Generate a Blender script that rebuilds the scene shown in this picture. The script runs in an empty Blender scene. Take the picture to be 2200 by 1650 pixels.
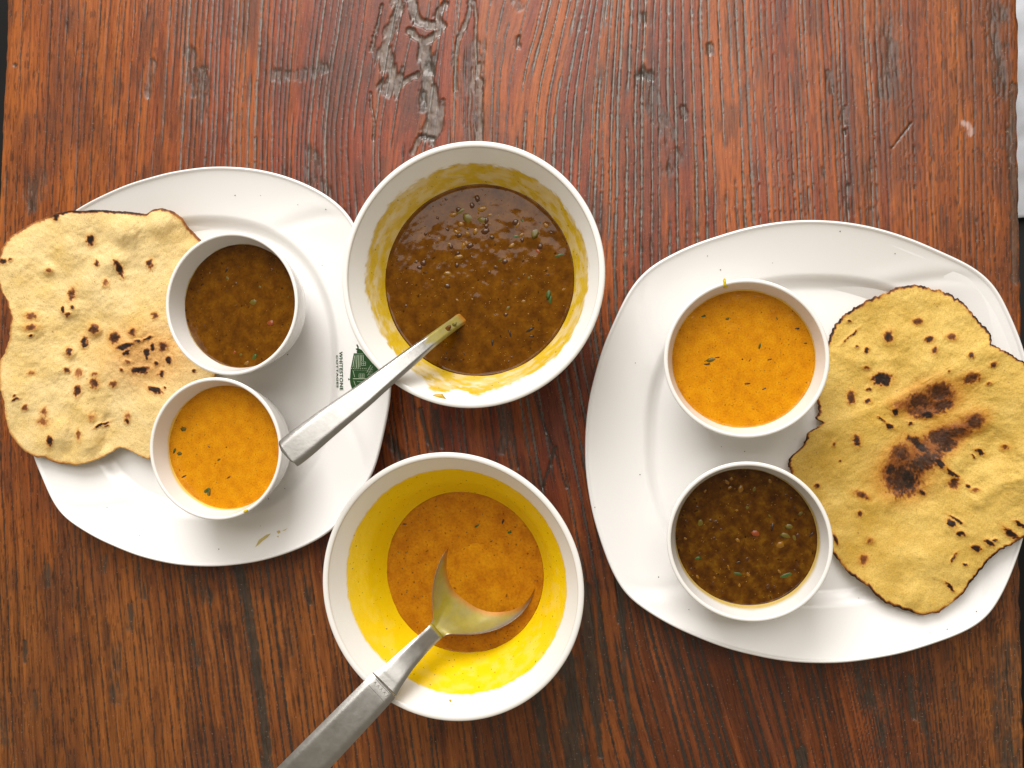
import bpy, math, random
import numpy as np

# ------------------------------------------------------------------ camera
W, H, F = 2200.0, 1650.0, 1700.0            # photograph size and focal length in pixels
TILT, PITCH, DIST = math.radians(9.5), math.radians(0.6), 0.475
_ct, _st, _cp, _sp = math.cos(TILT), math.sin(TILT), math.cos(PITCH), math.sin(PITCH)
ROT = np.array([[_ct, 0, _st], [0, 1, 0], [-_st, 0, _ct]]) @ np.array([[1, 0, 0], [0, _cp, -_sp], [0, _sp, _cp]])
CAM = ROT @ np.array([0, 0, DIST])
scene = bpy.context.scene
col = scene.collection
cam_data = bpy.data.cameras.new('camera')
cam_data.sensor_width = 36.0
cam_data.lens = 36.0 * F / W
cam_data.clip_start, cam_data.clip_end = 0.01, 50
cam = bpy.data.objects.new('camera', cam_data)
col.objects.link(cam)
from mathutils import Matrix, Vector
M4 = Matrix([list(ROT[i]) + [CAM[i]] for i in range(3)] + [[0, 0, 0, 1]])
cam.matrix_world = M4
scene.camera = cam

# ------------------------------------------------------------------ light
world = bpy.data.worlds.new('World')
scene.world = world
world.use_nodes = True
bg = world.node_tree.nodes['Background']
bg.inputs['Color'].default_value = (1.0, 0.87, 0.67, 1)
bg.inputs['Strength'].default_value = 0.37


def area(name, loc, target, sx, sy, power, color):
    d = bpy.data.lights.new(name, 'AREA')
    d.shape, d.size, d.size_y, d.energy, d.color = 'RECTANGLE', sx, sy, power, color
    o = bpy.data.objects.new(name, d)
    o.location = loc
    o.rotation_euler = (Vector(target) - Vector(loc)).to_track_quat('-Z', 'Y').to_euler()
    col.objects.link(o)
    return o


area('window_light', (-0.32, 1.55, 1.02), (0, 0.0, 0), 1.2, 1.0, 48, (1.0, 0.975, 0.95))
area('overhead_sheen_fill', (0.0, 0.95, 1.9), (0, 0.1, 0), 1.8, 1.0, 24, (1.0, 0.97, 0.93))  # added overhead fill that gives the far wood its sheen; no such lamp known
vs = scene.view_settings
scene.display_settings.display_device = 'sRGB'
vs.view_transform, vs.look, vs.exposure, vs.gamma = 'Standard', 'None', -0.10, 1.0
vs.use_curve_mapping = False

# ------------------------------------------------------------------ helpers
rng = np.random.default_rng(7)
random.seed(7)


def P(px, py, z=0.0):
    """pixel of the photograph -> point of the horizontal plane at height z (arrays allowed)"""
    px, py, z = np.broadcast_arrays(np.asarray(px, float), np.asarray(py, float), np.asarray(z, float))
    d = np.stack([(px - W / 2) / F, -(py - H / 2) / F, -np.ones_like(px)], -1) @ ROT.T
    k = (z - CAM[2]) / d[..., 2]
    return CAM + k[..., None] * d


def project(p):
    q = (np.asarray(p, float) - CAM) @ ROT
    return W / 2 + F * q[..., 0] / -q[..., 2], H / 2 - F * q[..., 1] / -q[..., 2]


def crop(ox, oy, s, pts):
    return [(ox + x / s, oy + y / s) for x, y in pts]


_tab = np.random.default_rng(99).random((16, 256, 256))


def vnoise(x, y, seed=0):
    t = _tab[seed % 16]
    x = np.asarray(x, float) + 37.3 * seed + 1000
    y = np.asarray(y, float) + 17.9 * seed + 1000
    xi, yi = np.floor(x).astype(int), np.floor(y).astype(int)
    fx, fy = x - xi, y - yi
    fx, fy = fx * fx * (3 - 2 * fx), fy * fy * (3 - 2 * fy)
    a, b = t[xi % 256, yi % 256], t[(xi + 1) % 256, yi % 256]
    c, d = t[xi % 256, (yi + 1) % 256], t[(xi + 1) % 256, (yi + 1) % 256]
    return (a * (1 - fx) + b * fx) * (1 - fy) + (c * (1 - fx) + d * fx) * fy


def fbm(x, y, seed=0, oct=3):
    v, a, s = 0.0, 0.5, 0.0
    for i in range(oct):
        v = v + a * vnoise(x * 2 ** i, y * 2 ** i, seed + i * 3)
        s += a
        a *= 0.5
    return v / s


def sstep(a, b, x):
    t = np.clip((x - a) / (b - a), 0, 1)
    return t * t * (3 - 2 * t)


def mesh_np(name, verts, faces, mat=None, parent=None, attrs=None, smooth=True):
    me = bpy.data.meshes.new(name)
    verts = np.asarray(verts, np.float32)
    faces = [np.asarray(f, np.int32) for f in (faces if isinstance(faces, list) else [faces]) if len(f)]
    nl = sum(f.size for f in faces)
    nf = sum(len(f) for f in faces)
    me.vertices.add(len(verts))
    me.vertices.foreach_set('co', verts.ravel())
    me.loops.add(nl)
    me.loops.foreach_set('vertex_index', np.concatenate([f.ravel() for f in faces]))
    me.polygons.add(nf)
    tot = np.concatenate([np.full(len(f), f.shape[1], np.int32) for f in faces])
    me.polygons.foreach_set('loop_start', np.concatenate([[0], np.cumsum(tot)[:-1]]).astype(np.int32))
    me.polygons.foreach_set('loop_total', tot)
    me.polygons.foreach_set('use_smooth', np.full(nf, smooth, bool))
    for k, v in (attrs or {}).items():
        v = np.asarray(v, np.float32)
        if v.ndim == 1:
            me.attributes.new(k, 'FLOAT', 'POINT').data.foreach_set('value', v)
        elif v.shape[1] == 3:
            me.attributes.new(k, 'FLOAT_VECTOR', 'POINT').data.foreach_set('vector', v.ravel())
        else:
            me.attributes.new(k, 'FLOAT_COLOR', 'POINT').data.foreach_set('color', v.ravel())
    me.update(calc_edges=True)
    me.validate()
    if mat:
        me.materials.append(mat)
    o = bpy.data.objects.new(name, me)
    col.objects.link(o)
    if parent:
        o.parent = parent
    return o


def grid_faces(nr, nc, wrap=False, off=0, flip=False):
    r = np.arange(nr - 1)[:, None]
    c = np.arange(nc if wrap else nc - 1)[None, :]
    c2 = (c + 1) % nc
    q = np.stack([r * nc + c, r * nc + c2, (r + 1) * nc + c2, (r + 1) * nc + c], -1).reshape(-1, 4) + off
    return q[:, ::-1] if flip else q


def tag(o, label, cat, group=None):
    o['label'], o['category'] = label, cat
    if group:
        o['group'] = group
    return o


def empty(name, loc, label, cat, group=None):
    o = bpy.data.objects.new(name, None)
    o.empty_display_size = 0.02
    col.objects.link(o)
    o.location = loc
    tag(o, label, cat, group)
    return o


def adopt(o, parent):
    """keep world-space vertices while hanging the mesh on its thing"""
    o.parent = parent
    o.matrix_parent_inverse = Matrix.Translation(-Vector(parent.location))
    return o


class Mat:
    def __init__(self, name):
        self.m = bpy.data.materials.new(name)
        self.m.use_nodes = True
        self.t = self.m.node_tree
        self.n = self.t.nodes
        self.b = self.n['Principled BSDF']

    def add(self, kind, **kw):
        n = self.n.new(kind)
        for k, v in kw.items():
            if k in n.inputs:
                n.inputs[k].default_value = v
            else:
                setattr(n, k, v)
        return n

    def link(self, a, b):
        self.t.links.new(a, b)

    def set(self, **kw):
        for k, v in kw.items():
            self.b.inputs[k.replace('_', ' ')].default_value = v
        return self

    def attr(self, name, out='Fac'):
        n = self.add('ShaderNodeAttribute')
        n.attribute_name = name
        return n.outputs[out]

    def noise(self, scale, detail=3.0, vec=None, rough=0.55):
        n = self.add('ShaderNodeTexNoise')
        n.inputs['Scale'].default_value = scale
        n.inputs['Detail'].default_value = detail
        n.inputs['Roughness'].default_value = rough
        self.link(vec if vec is not None else self.coord(), n.inputs['Vector'])
        return n.outputs['Fac']

    def coord(self):
        if not hasattr(self, '_c'):
            self._c = self.add('ShaderNodeTexCoord').outputs['Object']
        return self._c

    def ramp(self, fac, stops):
        n = self.add('ShaderNodeValToRGB')
        e = n.color_ramp.elements
        while len(e) < len(stops):
            e.new(0.5)
        for el, (p, c) in zip(e, stops):
            el.position = p
            el.color = (*c, 1) if len(c) == 3 else c
        self.link(fac, n.inputs['Fac'])
        return n.outputs['Color']

    def mix(self, fac, a, b, mode='MIX'):
        n = self.add('ShaderNodeMix')
        n.data_type, n.blend_type = 'RGBA', mode
        for s, v in ((n.inputs[0], fac), (n.inputs[6], a), (n.inputs[7], b)):
            if isinstance(v, bpy.types.NodeSocket):
                self.link(v, s)
            elif isinstance(v, tuple):
                s.default_value = (*v, 1)
            else:
                s.default_value = v
        return n.outputs[2]

    def math(self, op, a, b=0.0, clamp=False):
        n = self.add('ShaderNodeMath')
        n.operation, n.use_clamp = op, clamp
        for s, v in ((n.inputs[0], a), (n.inputs[1], b)):
            if isinstance(v, bpy.types.NodeSocket):
                self.link(v, s)
            else:
                s.default_value = v
        return n.outputs[0]

    def bump(self, height, strength=0.3, dist=0.001):
        n = self.add('ShaderNodeBump')
        n.inputs['Strength'].default_value = strength
        n.inputs['Distance'].default_value = dist
        self.link(height, n.inputs['Height'])
        self.link(n.outputs['Normal'], self.b.inputs['Normal'])
        return n

    def base(self, c):
        if isinstance(c, tuple):
            self.b.inputs['Base Color'].default_value = (*c, 1)
        else:
            self.link(c, self.b.inputs['Base Color'])
        return self


# ------------------------------------------------------------------ materials
def mat_wood():
    m = Mat('varnished_wood')
    g = m.attr('grain', 'Vector')
    c = m.attr('wood_colour', 'Color')
    fine = m.noise(1.0, 4.0, g, 0.65)
    fac = m.ramp(fine, [(0.32, (0.42, 0.38, 0.36)), (0.46, (0.92, 0.90, 0.88)), (0.56, (1.05, 1.05, 1.05)), (0.72, (1.25, 1.22, 1.18))])
    c2 = m.mix(1.0, c, fac, 'MULTIPLY')
    speck = m.noise(900.0, 2.0)
    c3 = m.mix(m.math('MULTIPLY', m.math('GREATER_THAN', speck, 0.70), 0.35), c2, (0.45, 0.34, 0.26))
    m.base(c3)
    r = m.math('ADD', m.math('MULTIPLY', m.noise(55.0, 3.0), 0.22), m.attr('gloss'))
    m.link(r, m.b.inputs['Roughness'])
    m.set(Specular_IOR_Level=0.30, Coat_Roughness=0.16)
    m.link(m.attr('varnish'), m.b.inputs['Coat Weight'])
    h = m.math('ADD', m.math('MULTIPLY', fine, 0.6), m.math('MULTIPLY', m.noise(420.0, 2.0), 0.5))
    m.bump(h, 0.4, 0.0005)
    return m.m


def mat_white(name='white_melamine', tint=(0.825, 0.815, 0.805)):
    m = Mat(name)
    n = m.noise(45.0, 4.0)
    m.base(m.mix(n, tuple(v * 0.975 for v in tint), tint))
    m.set(Roughness=0.22, Specular_IOR_Level=0.5)
    m.link(m.math('ADD', m.math('MULTIPLY', m.noise(30.0, 3.0), 0.16), 0.14), m.b.inputs['Roughness'])
    m.bump(m.noise(25.0, 2.0), 0.06, 0.002)
    return m.m


def mat_bowl(name, stain_a, stain_b):
    m = Mat(name)
    s = m.attr('stain')
    n = m.noise(160.0, 4.0)
    stain = m.mix(n, stain_a, stain_b)
    specks = m.math('GREATER_THAN', m.noise(620.0, 1.0), 0.735)
    stain = m.mix(m.math('MULTIPLY', specks, 0.75), stain, (0.12, 0.05, 0.01))
    m.base(m.mix(s, m.mix(m.noise(50.0, 3.0), (0.77, 0.755, 0.72), (0.80, 0.785, 0.755)), stain))
    m.link(m.math('ADD', m.math('MULTIPLY', m.noise(38.0, 3.0), 0.14), 0.12), m.b.inputs['Roughness'])
    m.bump(m.math('ADD', m.math('MULTIPLY', s, m.noise(240.0, 3.0)), 0), 0.35, 0.0006)
    return m.m


def mat_curry(name, c_dark, c_mid, c_light, big=70.0, fine=900.0, rough=0.22, bump=0.25):
    m = Mat(name)
    a = m.noise(big, 4.0)
    c = m.ramp(a, [(0.30, c_dark), (0.50, c_mid), (0.72, c_light)])
    f = m.noise(fine, 2.0, None, 0.6)
    c = m.mix(1.0, c, m.ramp(f, [(0.32, (0.85, 0.80, 0.75)), (0.5, (1, 1, 1)), (0.70, (1.10, 1.11, 1.10))]), 'MULTIPLY')
    c = m.mix(m.math('MULTIPLY', m.math('GREATER_THAN', m.noise(fine * 0.55, 1.0), 0.725), 0.7), c, tuple(v * 0.25 for v in c_dark))
    m.base(c)
    m.set(Roughness=rough * .45, Specular_IOR_Level=0.20)
    m.bump(m.math('ADD', m.math('MULTIPLY', m.noise(fine * 0.35, 2.0), 0.35), m.noise(big * 1.5, 3.0)), bump, 0.0006)
    return m.m


def mat_roti(name, light, deep):
    m = Mat(name)
    n = m.math('MULTIPLY', m.math('ADD', m.noise(70.0, 5.0), m.noise(22.0, 3.0)), 0.5)
    c = m.ramp(n, [(0.36, deep), (0.60, light)])
    g = m.noise(1500.0, 2.0, None, 0.6)
    c = m.mix(1.0, c, m.ramp(g, [(0.30, (0.80, 0.76, 0.68)), (0.5, (1, 1, 1)), (0.7, (1.12, 1.13, 1.15))]), 'MULTIPLY')
    c = m.mix(m.math('MULTIPLY', m.math('GREATER_THAN', m.noise(640.0, 1.0), 0.74), 0.5), c, (0.22, 0.10, 0.03))
    ch = m.math('ADD', m.attr('char'), m.math('MULTIPLY', m.math('SUBTRACT', m.noise(480.0, 4.0, None, 0.7), 0.5), m.math('MULTIPLY', m.attr('char'), 0.9)))
    toast = m.ramp(ch, [(0.0, (1, 1, 1)), (0.20, (0.88, 0.68, 0.50)), (0.42, (0.40, 0.185, 0.10)), (0.68, (0.10, 0.045, 0.03)), (0.9, (0.022, 0.013, 0.012))])
    m.base(m.mix(1.0, c, toast, 'MULTIPLY'))
    m.set(Roughness=0.62, Specular_IOR_Level=0.28)
    h = m.math('ADD', m.math('MULTIPLY', m.noise(700.0, 3.0, None, 0.6), 0.5), m.noise(220.0, 4.0, None, 0.6))
    m.bump(h, 0.55, 0.0007)
    return m.m


def mat_steel():
    m = Mat('brushed_steel')
    f = m.attr('film')
    n = m.noise(300.0, 4.0)
    c = m.mix(f, m.mix(n, (0.31, 0.30, 0.285), (0.42, 0.41, 0.395)), m.mix(m.noise(260.0, 3.0), (0.20, 0.155, 0.004), (0.31, 0.25, 0.02)))
    c = m.mix(m.attr('sauce'), c, m.mix(m.noise(300.0, 3.0), (0.30, 0.10, 0.002), (0.42, 0.17, 0.004)))
    m.base(c)
    m.link(m.math('SUBTRACT', 1.0, m.math('MULTIPLY', f, 0.80)), m.b.inputs['Metallic'])
    m.link(m.math('ADD', m.math('MULTIPLY', f, 0.12), m.math('ADD', m.math('MULTIPLY', m.noise(200.0, 4.0), 0.18), 0.24)), m.b.inputs['Roughness'])
    m.bump(m.noise(520.0, 3.0), 0.10, 0.0004)
    return m.m


def mat_plain(name, c, rough=0.5, spec=0.4, var=0.25, scale=200.0, **kw):
    m = Mat(name)
    n = m.noise(scale, 3.0)
    m.base(m.mix(n, tuple(v * (1 - var) for v in c), tuple(min(1, v * (1 + var)) for v in c)))
    m.set(Roughness=rough, Specular_IOR_Level=spec, **kw)
    return m.m


WOOD = mat_wood()
WHITE = mat_white()
DAL = mat_curry('brown_dal', (0.066, 0.021, 0.0008), (0.108, 0.037, 0.001), (0.155, 0.059, 0.002), 130.0, 600.0, 0.14, 0.05)
DAL2 = mat_curry('dark_brown_dal', (0.036, 0.011, 0.001), (0.074, 0.025, 0.001), (0.140, 0.060, 0.003), 170.0, 600.0, 0.12, 0.12)
KADHI = mat_curry('yellow_curry', (0.47, 0.170, 0.003), (0.55, 0.218, 0.003), (0.61, 0.265, 0.005), 150.0, 1100.0, 0.30, 0.2)
KADHI2 = mat_curry('orange_curry', (0.32, 0.100, 0.001), (0.41, 0.148, 0.002), (0.47, 0.190, 0.003), 110.0, 700.0, 0.18, 0.15)
STEEL = mat_steel()
BOWL_DAL = mat_bowl('bowl_white_dal_smeared', (0.50, 0.31, 0.006), (0.64, 0.44, 0.02))
BOWL_YEL = mat_bowl('bowl_white_yellow_smeared', (0.82, 0.535, 0.003), (0.84, 0.60, 0.008))
GREEN = mat_plain('coriander_green', (0.030, 0.070, 0.007), 0.4)
OLIVE = mat_plain('olive_green', (0.105, 0.075, 0.006), 0.3)
LENTIL = mat_plain('brown_lentil', (0.062, 0.021, 0.004), 0.2, 0.35, 0.4)
PULSE = mat_plain('pale_split_pulse', (0.20, 0.088, 0.006), 0.2, 0.35, 0.3)
SEED = mat_plain('dark_cumin_seed', (0.028, 0.013, 0.008), 0.3)
TOMATO = mat_plain('red_tomato_bit', (0.20, 0.04, 0.006), 0.25)
OIL = mat_plain('yellow_oil', (0.62, 0.45, 0.01), 0.12, 0.5, 0.15)
PRINT = mat_plain('green_print', (0.012, 0.055, 0.012), 0.3, 0.5, 0.15)
PRINT_PALE = mat_plain('pale_print_line', (0.42, 0.50, 0.36), 0.3, 0.5, 0.05)
ENGRAVE = mat_plain('engraved_line', (0.16, 0.15, 0.13), 0.35, 0.5, 0.2)
FLOOR = mat_plain('dark_floor', (0.008, 0.008, 0.010), 0.5, 0.3, 0.4, 8.0)
CLOTH = mat_plain('pale_grey_cloth', (0.55, 0.57, 0.62), 0.8, 0.2, 0.16, 30.0)
BENCH = mat_plain('black_bench', (0.012, 0.012, 0.014), 0.5, 0.3, 0.3, 40.0)

# ------------------------------------------------------------------ table (varnished slab with open grain)
SLOPES = [(60, 100, -.04), (60, 500, -.03), (40, 1300, .04), (300, 150, -.07), (300, 400, -.05), (250, 1400, .10), (500, 100, -.06), (520, 300, -.03),
          (540, 1400, .13), (700, 1500, .15), (740, 150, -.15), (750, 400, .06), (880, 150, -.22), (900, 950, .12), (1000, 950, .12), (1010, 200, .02),
          (1150, 80, -.30), (1150, 300, -.07), (1200, 60, -.22), (1230, 300, -.04), (1350, 100, -.05), (1370, 300, .00), (1480, 200, .03), (1230, 950, .20),
          (1290, 1400, .15), (1400, 1500, .28), (1560, 1560, .29), (1560, 200, .05), (1800, 250, .05), (1820, 1550, .22), (2000, 200, .03), (2000, 1500, .12),
          (2150, 300, .01), (2150, 1500, .06), (1900, 900, .10), (1600, 900, .15)]


def grain_field():
    ys = np.arange(-500, 2180, 10.0)
    sp = np.array(SLOPES)
    j0 = int(np.argmin(abs(ys - 600)))
    seeds = np.linspace(-700, 2900, 721)
    X = np.zeros((len(ys), len(seeds)))
    X[j0] = seeds

    def sl(x, y):
        d2 = ((x[:, None] - sp[:, 0]) / 160) ** 2 + ((y - sp[:, 1]) / 260) ** 2
        w = 1 / (d2 + 0.15) ** 2
        return (w * sp[:, 2]).sum(1) / w.sum(1)
    for j in range(j0 + 1, len(ys)):
        X[j] = X[j - 1] + 10 * sl(X[j - 1], ys[j])
    for j in range(j0 - 1, -1, -1):
        X[j] = X[j + 1] - 10 * sl(X[j + 1], ys[j])
    X = np.sort(X, axis=1)
    xs = np.arange(-500, 2700, 8.0)
    U = np.stack([np.interp(xs, X[j], seeds) for j in range(len(ys))])
    return xs, ys, U


def bilin(xs, ys, T, x, y):
    fx = np.clip((x - xs[0]) / (xs[1] - xs[0]), 0, len(xs) - 1.001)
    fy = np.clip((y - ys[0]) / (ys[1] - ys[0]), 0, len(ys) - 1.001)
    i, j = fx.astype(int), fy.astype(int)
    fx, fy = fx - i, fy - j
    return (T[j, i] * (1 - fx) + T[j, i + 1] * fx) * (1 - fy) + (T[j + 1, i] * (1 - fx) + T[j + 1, i + 1] * fx) * fy


A = lambda pts: crop(780, 0, 5.0, pts)
B = lambda pts: crop(1100, 0, 4.124, pts)
C1 = lambda pts: crop(0, 0, 3.143, pts)
D = lambda pts: crop(1500, 0, 3.143, pts)
E_ = lambda pts: crop(0, 1150, 3.143, pts)
G = lambda pts: crop(1150, 1250, 4.0, pts)
K = lambda pts: crop(1700, 1250, 4.124, pts)
L = lambda pts: crop(780, 830, 4.124, pts)
# polyline, half width in pixels, softness, kind
RESIN = [
    (A([(370, 0), (375, 120), (320, 260), (260, 440), (210, 560)]), 9, .6), (A([(215, 560), (260, 720), (320, 800), (290, 940)]), 15, .5),
    (A([(300, 960), (420, 890), (580, 800)]), 6, .4), (A([(520, 0), (530, 120), (590, 230), (720, 270), (830, 270)]), 9, .4),
    (A([(870, 40), (790, 170), (850, 270)]), 6, .6), (A([(860, 280), (760, 390), (640, 470), (540, 360), (490, 330)]), 7, .4),
    (A([(650, 470), (650, 600), (680, 720), (680, 850), (690, 1000)]), 11, .4), (A([(700, 1000), (740, 1150), (760, 1300), (700, 1420)]), 17, .35),
    (A([(640, 1450), (560, 1560), (530, 1640)]), 5, .4), (A([(700, 1450), (740, 1540)]), 6, .4), (A([(760, 1500), (830, 1350), (860, 1080)]), 4, .6),
    (A([(1150, 0), (1140, 120), (1080, 300), (1020, 430), (990, 580), (990, 950)]), 5, .35), (A([(1190, 0), (1215, 200), (1200, 500), (1215, 680)]), 3, .4),
    (A([(1180, 500), (1170, 750), (1150, 1000), (1150, 1250), (1200, 1560)]), 17, .9), (A([(1240, 700), (1250, 1000), (1255, 1560)]), 5, .6),
    (A([(200, 60), (150, 270), (80, 540)]), 2.5, .5), (A([(80, 1000), (85, 1150), (115, 1280), (105, 1500)]), 2, .5),
    (B([(1170, 720), (1220, 860), (1300, 1050), (1400, 1190)]), 13, .8), (B([(1390, 1480), (1450, 1380)]), 11, .8), (B([(30, 10), (60, 60)]), 7, .85),
    (B([(50, 340), (50, 400)]), 5, .5), (B([(1750, 400), (1755, 460)]), 6, .5), (B([(1520, 960), (1525, 1040)]), 5, .5),
    (C1([(1030, 420), (1000, 640)]), 6, .9), (C1([(1375, 470), (1350, 780)]), 7, .9), (C1([(1850, 500), (2000, 510), (2180, 450)]), 8, .85),
    (C1([(2100, 1020), (2120, 1200), (2200, 1300)]), 9, .9), (C1([(1280, 350), (1300, 620)]), 8, 1.0), (C1([(250, 1200), (220, 1380)]), 12, 1.0),
    (D([(1290, 150), (1280, 600)]), 15, 1.0), (D([(990, 720), (990, 840)]), 2.5, .5), (D([(2010, 60), (2000, 500), (2060, 620)]), 12, 1.0),
    (D([(840, 1140), (845, 1200)]), 4, .9), (D([(1010, 1250), (1010, 1450)]), 3, .8), (D([(885, 500), (890, 620)]), 5, .9),
    (crop(2120, 0, 2.66, [(160, 500), (140, 850), (160, 1100), (168, 1600)]), 7, .6),
    (L([(1240, 200), (1270, 420), (1230, 560)]), 7, .7), (L([(1300, 480), (1340, 700)]), 8, .8),
]
CREVICE = [
    (E_([(1600, 210), (1660, 430), (1700, 700), (1750, 1000), (1790, 1300), (1800, 1571)]), 7.5, .4), (E_([(780, 750), (770, 950), (790, 1120)]), 8, .8),
    (E_([(700, 150), (690, 250)]), 6, .9), (E_([(310, 210), (320, 330)]), 6, .9), (E_([(225, 1060), (235, 1230)]), 5, .9), (E_([(165, 720), (165, 850)]), 3, .5),
    (E_([(1950, 650), (1970, 800)]), 5, .85), (E_([(930, 200), (970, 420)]), 5, .85), (E_([(880, 480), (870, 620)]), 6, .8), (E_([(20, 1250), (30, 1400)]), 8, .8),
    (E_([(1320, 300), (1400, 420)]), 10, .9), (E_([(2050, 300), (2090, 450)]), 6, .85), (E_([(1300, 720), (1330, 860)]), 6, .85),
    (G([(440, 60), (470, 600), (530, 1190)]), 8, .35), (G([(720, 0), (740, 330)]), 7, .35), (G([(740, 330), (770, 850), (830, 1300), (850, 1600)]), 3.5, .4),
    (G([(270, 700), (330, 1000), (300, 1250), (330, 1600)]), 17, .7), (G([(10, 950), (60, 1300), (80, 1600)]), 7, .5), (G([(530, 0), (560, 480), (640, 1000)]), 3, .4),
    (G([(530, 1240), (560, 1500)]), 4, .5), (K([(1900, 600), (1880, 900), (1900, 1300), (1950, 1600)]), 17, 1.0), (K([(100, 1500), (90, 1650)]), 8, .4),
    (K([(600, 800), (700, 1050)]), 14, 1.0), (K([(820, 900), (800, 1400)]), 9, .9), (K([(1435, 900), (1445, 1030)]), 5, .9), (K([(1050, 850), (1090, 1200)]), 5, .6),
    (K([(1140, 1150), (1190, 1330)]), 4, .85), (K([(1380, 1450), (1410, 1560)]), 5, .9), (L([(1500, 20), (1600, 340), (1720, 640), (1800, 900)]), 1.6, .5),
    (L([(1700, 550), (1590, 900)]), 2.2, .5), (L([(500, 200), (600, 560)]), 3, .4), (L([(640, 220), (700, 540)]), 3, .4), (L([(250, 480), (320, 620)]), 8, .7),
    (A([(650, 1000), (650, 1100), (640, 1180)]), 4, .5), (A([(740, 620), (730, 740)]), 8, .7), (A([(600, 1450), (760, 1480)]), 3, .6),
    (B([(1160, 640), (1220, 680)]), 7, .7), (B([(1160, 150), (1200, 190)]), 7, .8), (D([(990, 880), (992, 900)]), 3.5, .3), (D([(1440, 830), (1370, 920), (1310, 1000)]), 1.3, .3),
    (C1([(100, 438), (104, 440)]), 3, .4),
]
PALE = [(D([(1790, 830), (1835, 850), (1840, 900)]), 4, .6)]


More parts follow.
